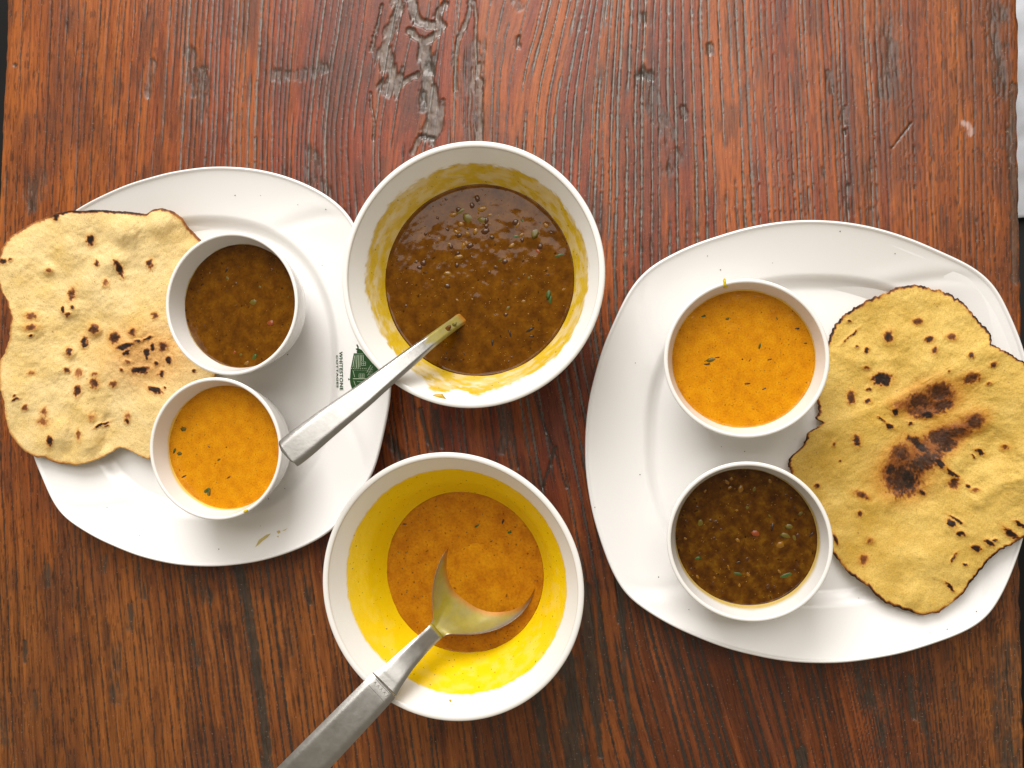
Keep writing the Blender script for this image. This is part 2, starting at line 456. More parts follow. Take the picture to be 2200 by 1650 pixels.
def build_table():
    th = empty('wooden_table', (0, 0, -0.04), 'weathered red brown wooden table with open varnished grain under the dishes', 'table')
    ys = np.concatenate([-0.24 - np.cumsum(np.linspace(.001, .02, 26))[::-1], np.arange(-0.24, 0.275, 0.00062), 0.275 + np.cumsum(np.linspace(.001, .02, 24))])
    nr = len(ys)
    # left and right edges of the slab traced on the photograph, running on straight beyond it
    le = np.array([P(x, y, -.004) for x, y in [(26, -120), (22, 0), (19, 120), (13, 220), (9, 330), (5, 420), (0, 520), (-6, 700), (-9, 900), (-10, 1200), (-8, 1700)]])
    re = np.array([P(x, y, -.004) for x, y in [(2181, -120), (2181, 0), (2184, 60), (2185, 150), (2184, 250), (2184, 330), (2187, 420), (2190, 520), (2191, 700), (2189, 1100), (2188, 1230), (2191, 1350), (2193, 1450), (2197, 1560), (2199, 1700)]])
    xl = np.interp(ys, le[::-1, 1], le[::-1, 0]) + 0.0009 * (vnoise(ys * 160, ys * 0, 1) - .5)
    xr = np.interp(ys, re[::-1, 1], re[::-1, 0]) + 0.0012 * (vnoise(ys * 140, ys * 0, 2) - .5)
    nc = 1010
    e = 0.004
    s = np.linspace(0, 1, nc)
    X = xl[:, None] + s[None] * (xr - xl)[:, None]
    Y = np.repeat(ys[:, None], nc, 1)
    px, py = project(np.stack([X, Y, np.zeros_like(X)], -1))
    xs_, ys_, T = grain_field()
    U = bilin(xs_, ys_, T, px, py)
    U = U + 5 * (fbm(U / 60, py / 160, 5) - .5)
    # open grain grooves
    r = np.random.default_rng(3)
    g = np.zeros((nr, nc), np.float32)
    gw = np.zeros((nr, nc), np.float32)
    grooves = []
    u = -60.0
    while u < 2300:
        if u < 330: sp_, w_, d_ = r.uniform(9, 22), r.uniform(.9, 1.9), r.uniform(.25, .65)
        elif u < 760: sp_, w_, d_ = r.uniform(7, 16), r.uniform(1.1, 2.6), r.uniform(.35, .95)
        elif u < 1060: sp_, w_, d_ = r.uniform(10, 24), r.uniform(1.1, 2.4), r.uniform(.3, .8)
        elif u < 1620: sp_, w_, d_ = r.uniform(12, 25), r.uniform(1.8, 3.4), r.uniform(.65, 1.0)
        elif u < 1900: sp_, w_, d_ = r.uniform(7, 15), r.uniform(1.1, 2.3), r.uniform(.35, .9)
        else: sp_, w_, d_ = r.uniform(7, 14), r.uniform(.8, 1.6), r.uniform(.2, .6)
        u += sp_
        grooves.append((u, w_, d_))
    gu = np.array(grooves)
    ng = len(gu)
    rowpy = py[:, nc // 2]
    jit = np.stack([2.6 * (fbm(rowpy / 45, np.full(nr, k * 7.7), k % 16, 3) - .5) for k in range(ng)], 1)
    pres = np.stack([sstep(.24, .42, fbm(rowpy / 190, np.full(nr, k * 3.1 + 50), (k + 5) % 16, 2) + .12 * (gu[k, 2] - .4)) for k in range(ng)], 1)
    rag = np.stack([.55 + .75 * vnoise(rowpy / 7, np.full(nr, k * 5.3), (k + 2) % 16) for k in range(ng)], 1)
    off = np.arange(-5, 6)
    for j in range(nr):
        fc = np.interp(gu[:, 0] + jit[j], U[j], np.arange(nc))
        ci = np.clip(fc.astype(int)[:, None] + off, 0, nc - 1)
        dpx = abs(px[j, ci] - np.interp(fc, np.arange(nc), px[j])[:, None])
        wv = (1.2 * gu[:, 1] * rag[j])[:, None]
        v = (1 - sstep(.45, 1.35, dpx / wv)) * (gu[:, 2] * pres[j])[:, None]
        np.maximum.at(g[j], ci.ravel(), v.ravel().astype(np.float32))

    def feature(lst, ragged=.9, wide=1.45):
        out = np.zeros((nr, nc), np.float32)
        for k, (pts, hw, soft) in enumerate(lst):
            pts = np.array(pts)
            pad = hw * 2.6 + 4
            box = (px > pts[:, 0].min() - pad) & (px < pts[:, 0].max() + pad) & (py > pts[:, 1].min() - pad) & (py < pts[:, 1].max() + pad)
            if not box.any(): continue
            x, y = px[box], py[box]
            best = np.full(x.shape, 1e9)
            if len(pts) == 1: best = np.hypot(x - pts[0, 0], y - pts[0, 1])
            for a, b in zip(pts[:-1], pts[1:]):
                ab = b - a
                t = np.clip(((x - a[0]) * ab[0] + (y - a[1]) * ab[1]) / (ab @ ab + 1e-9), 0, 1)
                best = np.minimum(best, np.hypot(x - a[0] - t * ab[0], y - a[1] - t * ab[1]))
            uu = U[box]
            nz = .45 * fbm(uu / (hw * .25 + 1.5), y / (hw * 2 + 14), k, 3) + .55 * fbm(uu / (hw * .8 + 3), y / (hw * 1.5 + 6), k + 4, 4)
            q = best / (hw * wide) + ragged * (nz - .5) * (2.6 if soft > .45 else 1.5) - .12 * g[box]
            v = 1 - sstep(1 - .65 * soft - .1, 1 + .65 * soft, q)
            if soft >= .8:
                v = v * (.25 + .75 * sstep(.35, .65, fbm(uu / 3.5, y / 40, k + 2, 3)))
            out[box] = np.maximum(out[box], v)
        return out
    res = np.maximum(.85 * feature(RESIN[:17], 1.1, 1.15), .5 * feature(RESIN[17:]))
    crev, pale = feature(CREVICE), feature(PALE)
    # wood colours, with lower-right shade and groove sheen painted in
    def C(*c): return np.array(c, np.float32)
    n1 = fbm(U / 70, py / 900, 2)[..., None]
    n2 = fbm(U / 13, py / 300, 6)[..., None]
    n3 = fbm(U / 4.2, py / 130, 9)[..., None]
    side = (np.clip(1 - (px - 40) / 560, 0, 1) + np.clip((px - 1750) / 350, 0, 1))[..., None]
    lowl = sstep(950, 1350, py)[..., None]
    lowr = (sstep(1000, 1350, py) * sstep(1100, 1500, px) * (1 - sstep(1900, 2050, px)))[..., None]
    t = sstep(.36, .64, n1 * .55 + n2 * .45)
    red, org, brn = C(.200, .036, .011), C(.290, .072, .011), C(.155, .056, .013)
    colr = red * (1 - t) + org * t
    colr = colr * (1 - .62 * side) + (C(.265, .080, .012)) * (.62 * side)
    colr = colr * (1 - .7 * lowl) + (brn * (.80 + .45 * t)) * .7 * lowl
    colr = colr * (1 - .6 * lowr) + C(.120, .026, .007) * (.6 + .8 * t) * .6 * lowr  # darker, redder lower right, with the falloff of light painted in
    colr = colr * (.76 + .48 * n3) * (.78 + .44 * n2)
    bl = sstep(.48, .68, fbm(px / 95, py / 150, 12, 4))[..., None]
    colr = colr * (1 - .40 * bl) + C(.070, .022, .014) * .40 * bl
    bl2 = sstep(.58, .72, fbm(U / 26, py / 110, 14, 4))[..., None]
    colr = colr * (1 - .45 * bl2) + C(.055, .022, .013) * .45 * bl2
    # dark pores and dirt spots
    po = sstep(.66, .76, fbm(U / 2.6, py / 22, 4, 2))[..., None] * (.35 + .4 * side)
    colr = colr * (1 - .7 * po)
    gd, gg = np.clip(g * 2.6, 0, 1)[..., None], sstep(.45, .85, g)[..., None]
    colr = colr * (1 - .80 * gd) + C(.024, .014, .010) * .80 * gd
    colr = colr * (1 - .85 * gg) + C(.120, .105, .088) * .85 * gg * (1 - .8 * lowl)  # grey lacquer in the grooves; its sheen, fading downward, is painted in
    rs = res[..., None] * .9
    rn = fbm(px / 9, py / 16, 3, 4)[..., None]
    colr = colr * (1 - rs) + C(.120, .106, .088) * (.35 + 1.3 * rn) * rs
    rim = np.exp(-((res - .35) / .18) ** 2)[..., None] * (res > .02)[..., None]
    colr = colr * (1 - .6 * rim) + C(.026, .017, .012) * .6 * rim
    cr = crev[..., None] * .85
    colr = colr * (1 - cr) + C(.036, .029, .021) * (.5 + 1.0 * rn) * cr
    pl = pale[..., None] * .45
    colr = colr * (1 - pl) + C(.62, .50, .47) * pl
    colr = np.clip(colr, 0.004, 1)
    # relief
    dist = np.minimum(X - xl[:, None], xr[:, None] - X)
    edge = np.where(dist < e, e - np.sqrt(np.maximum(e * e - (e - dist) ** 2, 0)), 0)
    edge *= (.75 + .5 * fbm(px / 40, py / 90, 8))
    Z = -.00055 * g - .0011 * res * (.5 + rn[..., 0]) - .0006 * crev - edge
    Z += .0004 * (fbm(px / 110, py / 260, 10) - .62) + .00016 * (n2[..., 0] - .5) + .00012 * (n3[..., 0] - .5)
    Z += .0004 * res * (fbm(px / 15, py / 26, 7, 2) - .5)
    Z = np.minimum(Z, -.00002)
    gloss = .28 + .12 * fbm(px / 60, py / 120, 11) - .04 * res + .02 * crev - .12 * g
    varn = np.clip(.10 + .7 * g + .25 * res + .2 * crev, 0, 1)
    verts = np.stack([X, Y, Z], -1).reshape(-1, 3)
    grain = np.stack([U / 4.2, py / 70, 0 * U], -1).reshape(-1, 3)
    top = mesh_np('table_top', verts, grid_faces(nr, nc), WOOD, None,
                  dict(wood_colour=np.concatenate([colr.reshape(-1, 3), np.ones((nr * nc, 1))], 1), grain=grain, gloss=gloss.ravel(), varnish=varn.ravel()))
    adopt(top, th)
    # worn sides and underside of the slab
    ring = np.concatenate([np.arange(0, nc) , np.arange(1, nr) * nc + nc - 1, (nr - 1) * nc + np.arange(nc - 2, -1, -1), np.arange(nr - 2, 0, -1) * nc])
    up = verts[ring] + [0, 0, -.0001]
    mid = up.copy(); mid[:, 2] = -.02
    lo = up.copy(); lo[:, 2] = -.04
    n = len(ring)
    sv = np.concatenate([up, mid, lo])
    f = grid_faces(3, n, wrap=True, flip=True)
    sc = np.tile(np.array([.085, .058, .036, 1.0]), (3 * n, 1)) * np.concatenate([(.6 + .8 * vnoise(sv[:, 1:2] * 300, sv[:, 0:1] * 300, 3))] * 3 + [np.ones((3 * n, 1))], 1)
    gr = np.stack([sv[:, 2] * 900, sv[:, 1] * 60, sv[:, 0] * 60], 1)
    side_o = mesh_np('table_edge', sv, f, WOOD, None, dict(wood_colour=sc, grain=gr, gloss=np.full(3 * n, .45), varnish=np.full(3 * n, .1)))
    adopt(side_o, th)
    c4 = [(xl.min() + .003, ys[0] + .003), (xr.max() - .003, ys[0] + .003), (xr.max() - .003, ys[-1] - .003), (xl.min() + .003, ys[-1] - .003)]
    un = mesh_np('underside', [(x, y, -.0395) for x, y in c4], [[(0, 3, 2, 1)]], BENCH)
    adopt(un, th)
    for sx in (xl.min() + .07, xr.max() - .07):
        for sy in (ys[0] + .07, ys[-1] - .07):
            b = .03
            v = [(sx + dx * b * k, sy + dy * b * k, z) for z, k in ((-.0398, 1), (-.74, .8)) for dx, dy in ((-1, -1), (1, -1), (1, 1), (-1, 1))]
            adopt(mesh_np('leg', v, [[(0, 1, 5, 4), (1, 2, 6, 5), (2, 3, 7, 6), (3, 0, 4, 7), (4, 5, 6, 7), (3, 2, 1, 0)]], BENCH, smooth=False), th)


build_table()

# floor and what shows past the table's right edge
fl = mesh_np('floor', [(-3, -3, -.74), (3, -3, -.74), (3, 3, -.74), (-3, 3, -.74)], [[(0, 1, 2, 3)]], FLOOR, smooth=False)
fl['kind'] = 'structure'


def build_bench():
    x0, x1, y0, y1, zt = .34, .80, -.05, .62, -.31
    b = empty('bench', ((x0 + x1) / 2, (y0 + y1) / 2, -.74), 'dark bench standing beside the right edge of the table', 'bench')

    def boxm(name, a, c, mat):
        v = [(x, y, z) for z in (a[2], c[2]) for x, y in ((a[0], a[1]), (c[0], a[1]), (c[0], c[1]), (a[0], c[1]))]
        adopt(mesh_np(name, v, [[(0, 1, 5, 4), (1, 2, 6, 5), (2, 3, 7, 6), (3, 0, 4, 7), (4, 5, 6, 7), (3, 2, 1, 0)]], mat, smooth=False), b)
    boxm('seat', (x0, y0, zt - .04), (x1, y1, zt), BENCH)
    for lx in (x0 + .02, x1 - .06):
        for ly in (y0 + .02, y1 - .06):
            boxm('leg', (lx, ly, -.74), (lx + .04, ly + .04, zt - .04), BENCH)
    n, m = 120, 140
    gx, gy = np.meshgrid(np.linspace(x0 - .02, x1 + .01, n), np.linspace(.155, y1 - .01, m))
    gx = gx + .012 * (fbm(gx * 8, gy * 9, 4) - .5)
    gy = gy + .03 * (fbm(gx * 7, gy * 3, 5) - .5) * (gy < .25)
    z = zt + .004 + .018 * np.abs(fbm(gx * 14 + gy * 9, gy * 12 - gx * 4, 6, 4) - .5) * 2 + .006 * fbm(gx * 40, gy * 40, 7)
    z = z - .5 * np.maximum(x0 - gx, 0) * 1.5
    v = np.stack([gx, gy, z], -1).reshape(-1, 3)
    lo = v - [0, 0, .003]
    f = [grid_faces(m, n), grid_faces(m, n, off=n * m, flip=True)]
    idx = np.concatenate([np.arange(n), np.arange(1, m) * n + n - 1, (m - 1) * n + np.arange(n - 2, -1, -1), np.arange(m - 2, 0, -1) * n])
    nx = np.roll(idx, -1)
    f.append(np.stack([idx, idx + n * m, nx + n * m, nx], 1))
    c = mesh_np('folded_cloth', np.concatenate([v, lo]), f, CLOTH)
    tag(c, 'pale grey crumpled cloth lying on the dark bench', 'cloth')


build_bench()

# ------------------------------------------------------------------ plates
RIM_Z, WELL_Z = .018, .0035


class Plate:
    def __init__(self, outline, well, corners):
        pts = np.array([P(x, y, RIM_Z) for x, y in outline])[:, :2]
        self.c = (pts.max(0) + pts.min(0)) / 2
        d = pts - self.c
        th, r = np.arctan2(d[:, 1], d[:, 0]), np.hypot(d[:, 0], d[:, 1])
        o = np.argsort(th)
        self.t = np.linspace(-math.pi, math.pi, 721)[:-1]
        rr = np.interp(self.t, th[o], r[o], period=2 * math.pi)
        k = np.exp(-.5 * (np.arange(-20, 21) / 5.5) ** 2)
        k /= k.sum()
        self.R = np.convolve(np.concatenate([rr[-20:], rr, rr[:20]]), k, 'valid')
        cx, cy, rx, ry = well
        q = 2.35
        w = [P(cx + rx * math.copysign(abs(math.cos(a)) ** (2 / q), math.cos(a)), cy - ry * math.copysign(abs(math.sin(a)) ** (2 / q), math.sin(a)), .006)[:2] - self.c for a in np.linspace(0, 2 * math.pi, 361)[:-1]]
        w = np.array(w)
        tw, rw = np.arctan2(w[:, 1], w[:, 0]), np.hypot(w[:, 0], w[:, 1])
        o = np.argsort(tw)
        self.Rw = np.interp(self.t, tw[o], rw[o], period=2 * math.pi)
        self.cor = [math.atan2(*(P(x, y, RIM_Z)[:2] - self.c)[::-1]) for x, y in corners]

    def z(self, x, y):
        dx, dy = np.asarray(x) - self.c[0], np.asarray(y) - self.c[1]
        th, rho = np.arctan2(dy, dx), np.hypot(dx, dy)
        R = np.interp(th, self.t, self.R, period=2 * math.pi)
        Rw = np.interp(th, self.t, self.Rw, period=2 * math.pi)
        s = np.clip((rho - Rw) / (R - Rw), 0, 1.02)
        zz = WELL_Z + .0045 * sstep(-.0045, .0045, rho - Rw) + (RIM_Z - WELL_Z - .0045) * (s * .75 + .25 * s * s)
        for c in self.cor:                      # the soft fold that runs in from each corner
            da = (th - c - .35 * (1 - s) + math.pi) % (2 * math.pi) - math.pi
            zz = zz - .0005 * np.exp(-(da * R / .006) ** 2) * sstep(.0, .3, s) * (1 - sstep(.75, 1.0, s)) + .0003 * np.exp(-((da - .09) * R / .010) ** 2) * sstep(.0, .3, s) * (1 - sstep(.75, 1, s))
        return zz

    def build(self, thing):
        nt, cosT, sinT = 720, np.cos(self.t), np.sin(self.t)
        rings = []
        for f in np.concatenate([[.002], np.linspace(.03, .62, 20), np.linspace(.63, .985, 64)]):
            x, y = self.c[0] + f * self.R * cosT, self.c[1] + f * self.R * sinT
            rings.append(np.stack([x, y, self.z(x, y)], 1))
        for k in np.linspace(0, 1, 9):
            a = math.pi * (.5 - k)
            rr = self.R - .0013 + .0013 * math.cos(a)
            rings.append(np.stack([self.c[0] + rr * cosT, self.c[1] + rr * sinT, np.full(nt, RIM_Z - .0009 + .0013 * math.sin(a))], 1))
        for f, dz in ((.95, .0155), (.85, .0095), (.76, .0055), (.70, .003), (.66, .0004), (.63, .0002), (.61, .0012), (.3, .0014), (.002, .0014)):
            rings.append(np.stack([self.c[0] + f * self.R * cosT, self.c[1] + f * self.R * sinT, np.full(nt, dz)], 1))
        o = mesh_np('dish', np.concatenate(rings), grid_faces(len(rings), nt, wrap=True), WHITE)
        adopt(o, thing)
        return o


OUT_L = [(490, 358), (560, 365), (640, 388), (700, 418), (740, 450), (762, 482), (790, 560), (815, 650), (833, 740), (840, 825), (836, 870), (829, 905), (818, 955), (803, 1012), (780, 1052),
         (712, 1141), (600, 1194), (510, 1213), (430, 1217), (340, 1206), (250, 1176), (175, 1138), (132, 1108), (112, 1078), (90, 1025), (72, 985), (56, 900), (50, 800), (58, 690), (80, 580), (112, 500), (140, 465), (170, 446), (230, 415), (320, 382), (400, 364)]
OUT_R = [(1770, 473), (1650, 480), (1550, 505), (1450, 543), (1395, 574), (1362, 608), (1320, 690), (1280, 800), (1260, 900), (1257, 960), (1265, 1060), (1290, 1160), (1322, 1243), (1345, 1280), (1400, 1320),
         (1500, 1370), (1620, 1408), (1750, 1425), (1880, 1415), (2000, 1385), (2090, 1350), (2122, 1328), (2148, 1288), (2180, 1215), (2205, 1130), (2224, 1000), (2224, 900), (2208, 780), (2172, 680), (2138, 612), (2100, 578), (2020, 540), (1930, 503), (1850, 482)]
pl_L = Plate(OUT_L, (452, 790, 268, 312), [(748, 460), (790, 1040), (122, 1095), (150, 458)])
pl_R = Plate(OUT_R, (1748, 945, 352, 340), [(1378, 588), (1335, 1265), (2128, 1322), (2128, 598)])
plate_l = empty('dinner_plate', (*pl_L.c, 0), 'white squarish plate with a green cottage print, holding the smooth pale flatbread', 'plate', 'white squarish plates')
plate_r = empty('dinner_plate', (*pl_R.c, 0), 'white squarish plate near the right table edge, under the creased flatbread with the large scorch', 'plate', 'white squarish plates')
pl_L.build(plate_l)
pl_R.build(plate_r)


def on_plate(pl, px, py, lift=.00025):
    px, py = np.asarray(px, float), np.asarray(py, float)
    z = np.full(px.shape, .012)
    for _ in range(4):
        p = P(px, py, z)
        z = pl.z(p[..., 0], p[..., 1]) + lift
    return P(px, py, z)


# green print on the left plate: letters and cottage
def lettering(text, x0, x1, y0, y1, slant, lift):
    cu = bpy.data.curves.new('lettering', 'FONT')
    cu.body, cu.size, cu.offset, cu.resolution_u, cu.space_character = text, 1.0, .022, 3, 1.08
    ob = bpy.data.objects.new('tmp', cu)
    col.objects.link(ob)
    bpy.context.view_layer.update()
    me = bpy.data.meshes.new_from_object(ob.evaluated_get(bpy.context.evaluated_depsgraph_get()))
    bpy.data.objects.remove(ob)
    v = np.array([q.co[:] for q in me.vertices])
    a = (v[:, 0] - v[:, 0].min()) / np.ptp(v[:, 0])
    h = v[:, 1] / v[:, 1].max()
    # thin slab serifs at the foot and the head of each upright come from a small flare of the stroke ends
    px = x0 + h * (x1 - x0) + slant * a
    py = y0 + a * (y1 - y0)
    w = on_plate(pl_L, px, py, lift)
    faces = [tuple(p.vertices) for p in me.polygons]
    m2 = bpy.data.meshes.new('lettering')
    m2.from_pydata([tuple(q) for q in w], [], faces)
    m2.materials.append(PRINT)
    o = bpy.data.objects.new('lettering', m2)
    col.objects.link(o)
    o['label'] = 'dark green printed word reading ' + text
    adopt(o, plate_l)
    return o


Q = lambda x, y: (700 + x / 10.3125, 720 + y / 10.3125)
lettering('WHITESTONE', Q(296, 0)[0], Q(368, 0)[0], Q(0, 362)[1], Q(0, 1222)[1], 1.5, .0003)
lettering('COTTAGES', Q(226, 0)[0], Q(268, 0)[0], Q(0, 445)[1], Q(0, 1165)[1], 1.2, .0003)


def decal(name, polys, mat, lift, parent, pl, label=None):
    V, Fc = [], []
    for poly in polys:
        poly = np.array(poly, float)
        n = len(V)
        w = on_plate(pl, poly[:, 0], poly[:, 1], lift)
        V += [tuple(q) for q in w]
        Fc.append(tuple(range(n, n + len(poly))))
    me = bpy.data.meshes.new(name)
    me.from_pydata(V, [], Fc)
    me.materials.append(mat)
    o = bpy.data.objects.new(name, me)
    col.objects.link(o)
    if label:
        o['label'] = label
    adopt(o, parent)
    return o


def bar(x0, y0, x1, y1, w):
    d = np.array([x1 - x0, y1 - y0], float)
    d /= np.hypot(*d)
    nx, ny = -d[1] * w / 2, d[0] * w / 2
    return [Q(x0 + nx, y0 + ny), Q(x1 + nx, y1 + ny), Q(x1 - nx, y1 - ny), Q(x0 - nx, y0 - ny)]


def strips(x_of, y0, y1, n):
    """cut a shape given by x-range at each y into thin bands so it follows the plate"""
    out = []
    yy = np.linspace(y0, y1, n)
    for a, b in zip(yy[:-1], yy[1:]):
        (l0, r0), (l1, r1) = x_of(a), x_of(b)
        for k in range(6):
            out.append([Q(l0 + (r0 - l0) * k / 6, a), Q(l0 + (r0 - l0) * (k + 1) / 6, a), Q(l1 + (r1 - l1) * (k + 1) / 6, b), Q(l1 + (r1 - l1) * k / 6, b)])
    return out


def house_x(y):
    l = np.interp(y, [400, 440, 720, 760, 1000, 1090, 1170, 1300], [620, 612, 555, 548, 532, 545, 572, 640])
    rgt = np.interp(y, [400, 560, 620, 800, 1000, 1170, 1300], [850, 980, 1030, 1230, 1240, 1200, 1080])
    return l, rgt


emb = decal('cottage_emblem', strips(house_x, 400, 1300, 22), PRINT, .00022, plate_l, pl_L, 'dark green printed drawing of a cottage with a striped roof')
tuft = [[Q(672, 215), Q(700, 205), Q(730, 262), Q(712, 292)], [Q(658, 300), Q(712, 285), Q(742, 318), Q(690, 342)], [Q(700, 262), Q(770, 330), Q(800, 400), Q(690, 400)], [Q(680, 360), Q(720, 340), Q(740, 402), Q(690, 402)],
        [Q(745, 300), Q(800, 330), Q(850, 400), Q(770, 400)], [Q(497, 955), Q(512, 955), Q(512, 998), Q(497, 998)], [Q(505, 970), Q(540, 968), Q(540, 984), Q(505, 984)]]
decal('tree_print', tuft, PRINT, .00022, plate_l, pl_L)
ln = [bar(638, 452, 598, 712, 13), bar(668, 440, 640, 720, 7), bar(694, 440, 680, 722, 13), bar(730, 440, 718, 722, 12), bar(764, 440, 756, 712, 12), bar(795, 440, 796, 575, 12), bar(826, 440, 834, 575, 11),
      bar(788, 592, 884, 592, 7), bar(788, 632, 884, 632, 7), bar(788, 672, 884, 672, 7), bar(790, 590, 790, 674, 7), bar(836, 590, 836, 674, 6), bar(882, 590, 882, 674, 7),
      bar(730, 860, 852, 860, 6), bar(730, 905, 852, 905, 6), bar(730, 942, 852, 942, 6), bar(734, 858, 734, 944, 6), bar(772, 858, 772, 944, 5), bar(812, 858, 812, 944, 5), bar(850, 858, 850, 944, 6),
      bar(600, 966, 900, 966, 14), bar(600, 780, 640, 930, 9), bar(620, 1010, 660, 1120, 9), bar(690, 1030, 860, 1030, 6), bar(628, 415, 830, 415, 6), bar(1000, 660, 905, 830, 7), bar(1040, 690, 920, 900, 5)]
for k in range(9):
    ln.append(bar(562 + k * 40, 737, 578 + k * 40, 737, 16))
    ln.append(bar(630 + k * 34, 775, 640 + k * 34, 775, 10))
for i in range(6):
    for j in range(4):
        ln.append(bar(930 + j * 28 + (i % 2) * 9, 730 + i * 36, 948 + j * 28 + (i % 2) * 9, 730 + i * 36, 7))
decal('emblem_line', ln, PRINT_PALE, .00045, plate_l, pl_L)
# thin smear of curry left on the rim of the plate with the print
SM = mat_plain('thin_curry_smear', (0.55, 0.44, 0.16), 0.25, 0.5, 0.25, 400.0)
sm = [[(548, 1176), (556, 1160), (572, 1149), (582, 1146), (575, 1154), (563, 1163), (556, 1170)], [(594, 1142), (600, 1139), (603, 1143), (598, 1147)], [(606, 1140), (618, 1135), (612, 1140)], [(594, 1152), (599, 1151), (598, 1155)]]
decal('curry_smear', sm, SM, .0002, plate_l, pl_L)

# ------------------------------------------------------------------ bowls
BIG = [(0, .0690), (.010, .0618), (.022, .0534), (.035, .0460), (.044, .0390), (.050, .0300), (.0535, .0160), (.0545, .0005)]
SMALL = [(0, .0393), (.006, .0380), (.013, .0364), (.024, .0333), (.032, .0290), (.037, .0215), (.0395, .0100), (.0400, .0005)]


def inner_r(prof, d):
    a = np.array(prof)
    return np.interp(d, a[:, 0], a[:, 1])


def build_bowl(name, ctr, base_z, hgt, prof, wall, foot, label, cat, mat, stain=None, wob=(0, 0, 0), group=None):
    t = empty(name, (ctr[0], ctr[1], base_z), label, cat, group)
    a = np.array(prof)
    # smooth the traced inner profile
    dd = np.concatenate([np.linspace(wall * .45, a[-1, 0] - .0012, 110), np.linspace(a[-1, 0] - .0011, a[-1, 0], 8)])
    rr = np.interp(dd, a[:, 0], a[:, 1])
    k = np.ones(9) / 9
    rr = np.concatenate([rr[:4], np.convolve(rr, k, 'valid'), rr[-4:]])
    lip = np.linspace(0, math.pi, 14)[1:]
    lo_, hi_ = rr[0], a[0, 1] + wall - .0002
    lr = (lo_ + hi_) / 2 - (hi_ - lo_) / 2 * np.cos(lip)          # inner edge -> outer edge over the top
    lz = wall / 2 * np.sin(lip) ** .8 * .9
    pr = [(r, hgt - d, 1, d) for d, r in zip(dd[::-1], rr[::-1])]
    pr += [(r, hgt - wall * .45 + z, 0, 0) for r, z in zip(lr, lz)]
    od = np.linspace(wall * .8, hgt - .004, 34)
    orr = np.interp(od, a[:, 0], a[:, 1]) + wall
    orr = np.maximum(orr, foot + .001)
    pr += [(r, hgt - d, 0, 0) for d, r in zip(od, orr)]
    pr += [(foot + .0008, .0025, 0, 0), (foot + .0004, .0006, 0, 0), (foot - .0006, .0002, 0, 0), (foot - .002, .0010, 0, 0), (.0005, .0012, 0, 0)]
    pr = np.array(pr)
    nt = 240
    th = np.linspace(0, 2 * math.pi, nt, endpoint=False)
    wv = 1 + wob[0] * np.cos(2 * th + wob[1]) + wob[0] * .7 * np.cos(3 * th + wob[2])
    R = pr[:, 0][:, None] * wv[None]
    V = np.stack([R * np.cos(th), R * np.sin(th), np.repeat(pr[:, 1][:, None], nt, 1)], -1).reshape(-1, 3)
    st = np.zeros((len(pr), nt))
    if stain:
        st = stain(np.repeat(pr[:, 3][:, None], nt, 1), np.repeat(th[None], len(pr), 0)) * pr[:, 2][:, None]
    o = mesh_np('bowl_body', V, grid_faces(len(pr), nt, wrap=True), mat, t, dict(stain=st.ravel()))
    return t


def ang(deg):
    return math.radians(deg)


def adist(th, a):
    return (th - a + math.pi) % (2 * math.pi) - math.pi


def stain_top(d, th):
    n = fbm(th * 7 + 20, d * 260, 3, 4)
    n2 = fbm(th * 26, d * 900, 6, 3)
    edge = .0090 + .0040 * (fbm(th * 4.2 + 9, d * 0 + 2, 5, 3) - .5) + .005 * np.exp(-(adist(th, ang(205)) / .5) ** 2) * .5
    edge = edge - .0050 * np.exp(-(adist(th, ang(252)) / .12) ** 2) - .004 * np.exp(-(adist(th, ang(272)) / .07) ** 2)
    band = sstep(0, .0016, d - edge + .003 * (n2 - .5))
    holes = sstep(.53, .63, n * .65 + n2 * .35) * sstep(.021, .012, d) * (.55 + .45 * np.cos(adist(th, ang(225))))
    s = band * (1 - .45 * holes) * (.86 + .3 * n2)
    rub = .76 + .24 * sstep(.36, .58, fbm(th * 9, d * 420, 8, 4))
    s = s * rub
    s = np.maximum(s, .8 * sstep(.0215, .0222, d))
    return np.clip(s, 0, 1)


def stain_low(d, th):
    n2 = fbm(th * 22, d * 500, 6, 4)
    edge = .0102 + .0012 * (fbm(th * 3, d * 0, 5, 3) - .5) + .0016 * np.exp(-(adist(th, ang(240)) / .35) ** 2)
    band = sstep(0, .0008, d - edge + .0012 * (n2 - .5))
    thin = .08 * sstep(.46, .72, fbm(th * 12, d * 320, 9, 4)) * (.5 + .5 * np.cos(adist(th, ang(300)))) * sstep(.034, .024, d)
    return np.clip(band * (1 - thin), 0, 1)


def stain_ring(level, width, full=0):
    def f(d, th):
        n = fbm(th * 5, d * 200, 4, 3)
        w = width * (.35 + .9 * (.5 + .5 * np.cos(adist(th, ang(full)))))
        return np.clip(sstep(level - w, level - w * .25, d + .002 * (n - .5)), 0, 1) * .85
    return f


def ctr(x0, x1, y0, y1, z):
    cx, cy = (x0 + x1) / 2, (y0 + y1) / 2
    return np.array([(P(x0, cy, z)[0] + P(x1, cy, z)[0]) / 2, (P(cx, y0, z)[1] + P(cx, y1, z)[1]) / 2])


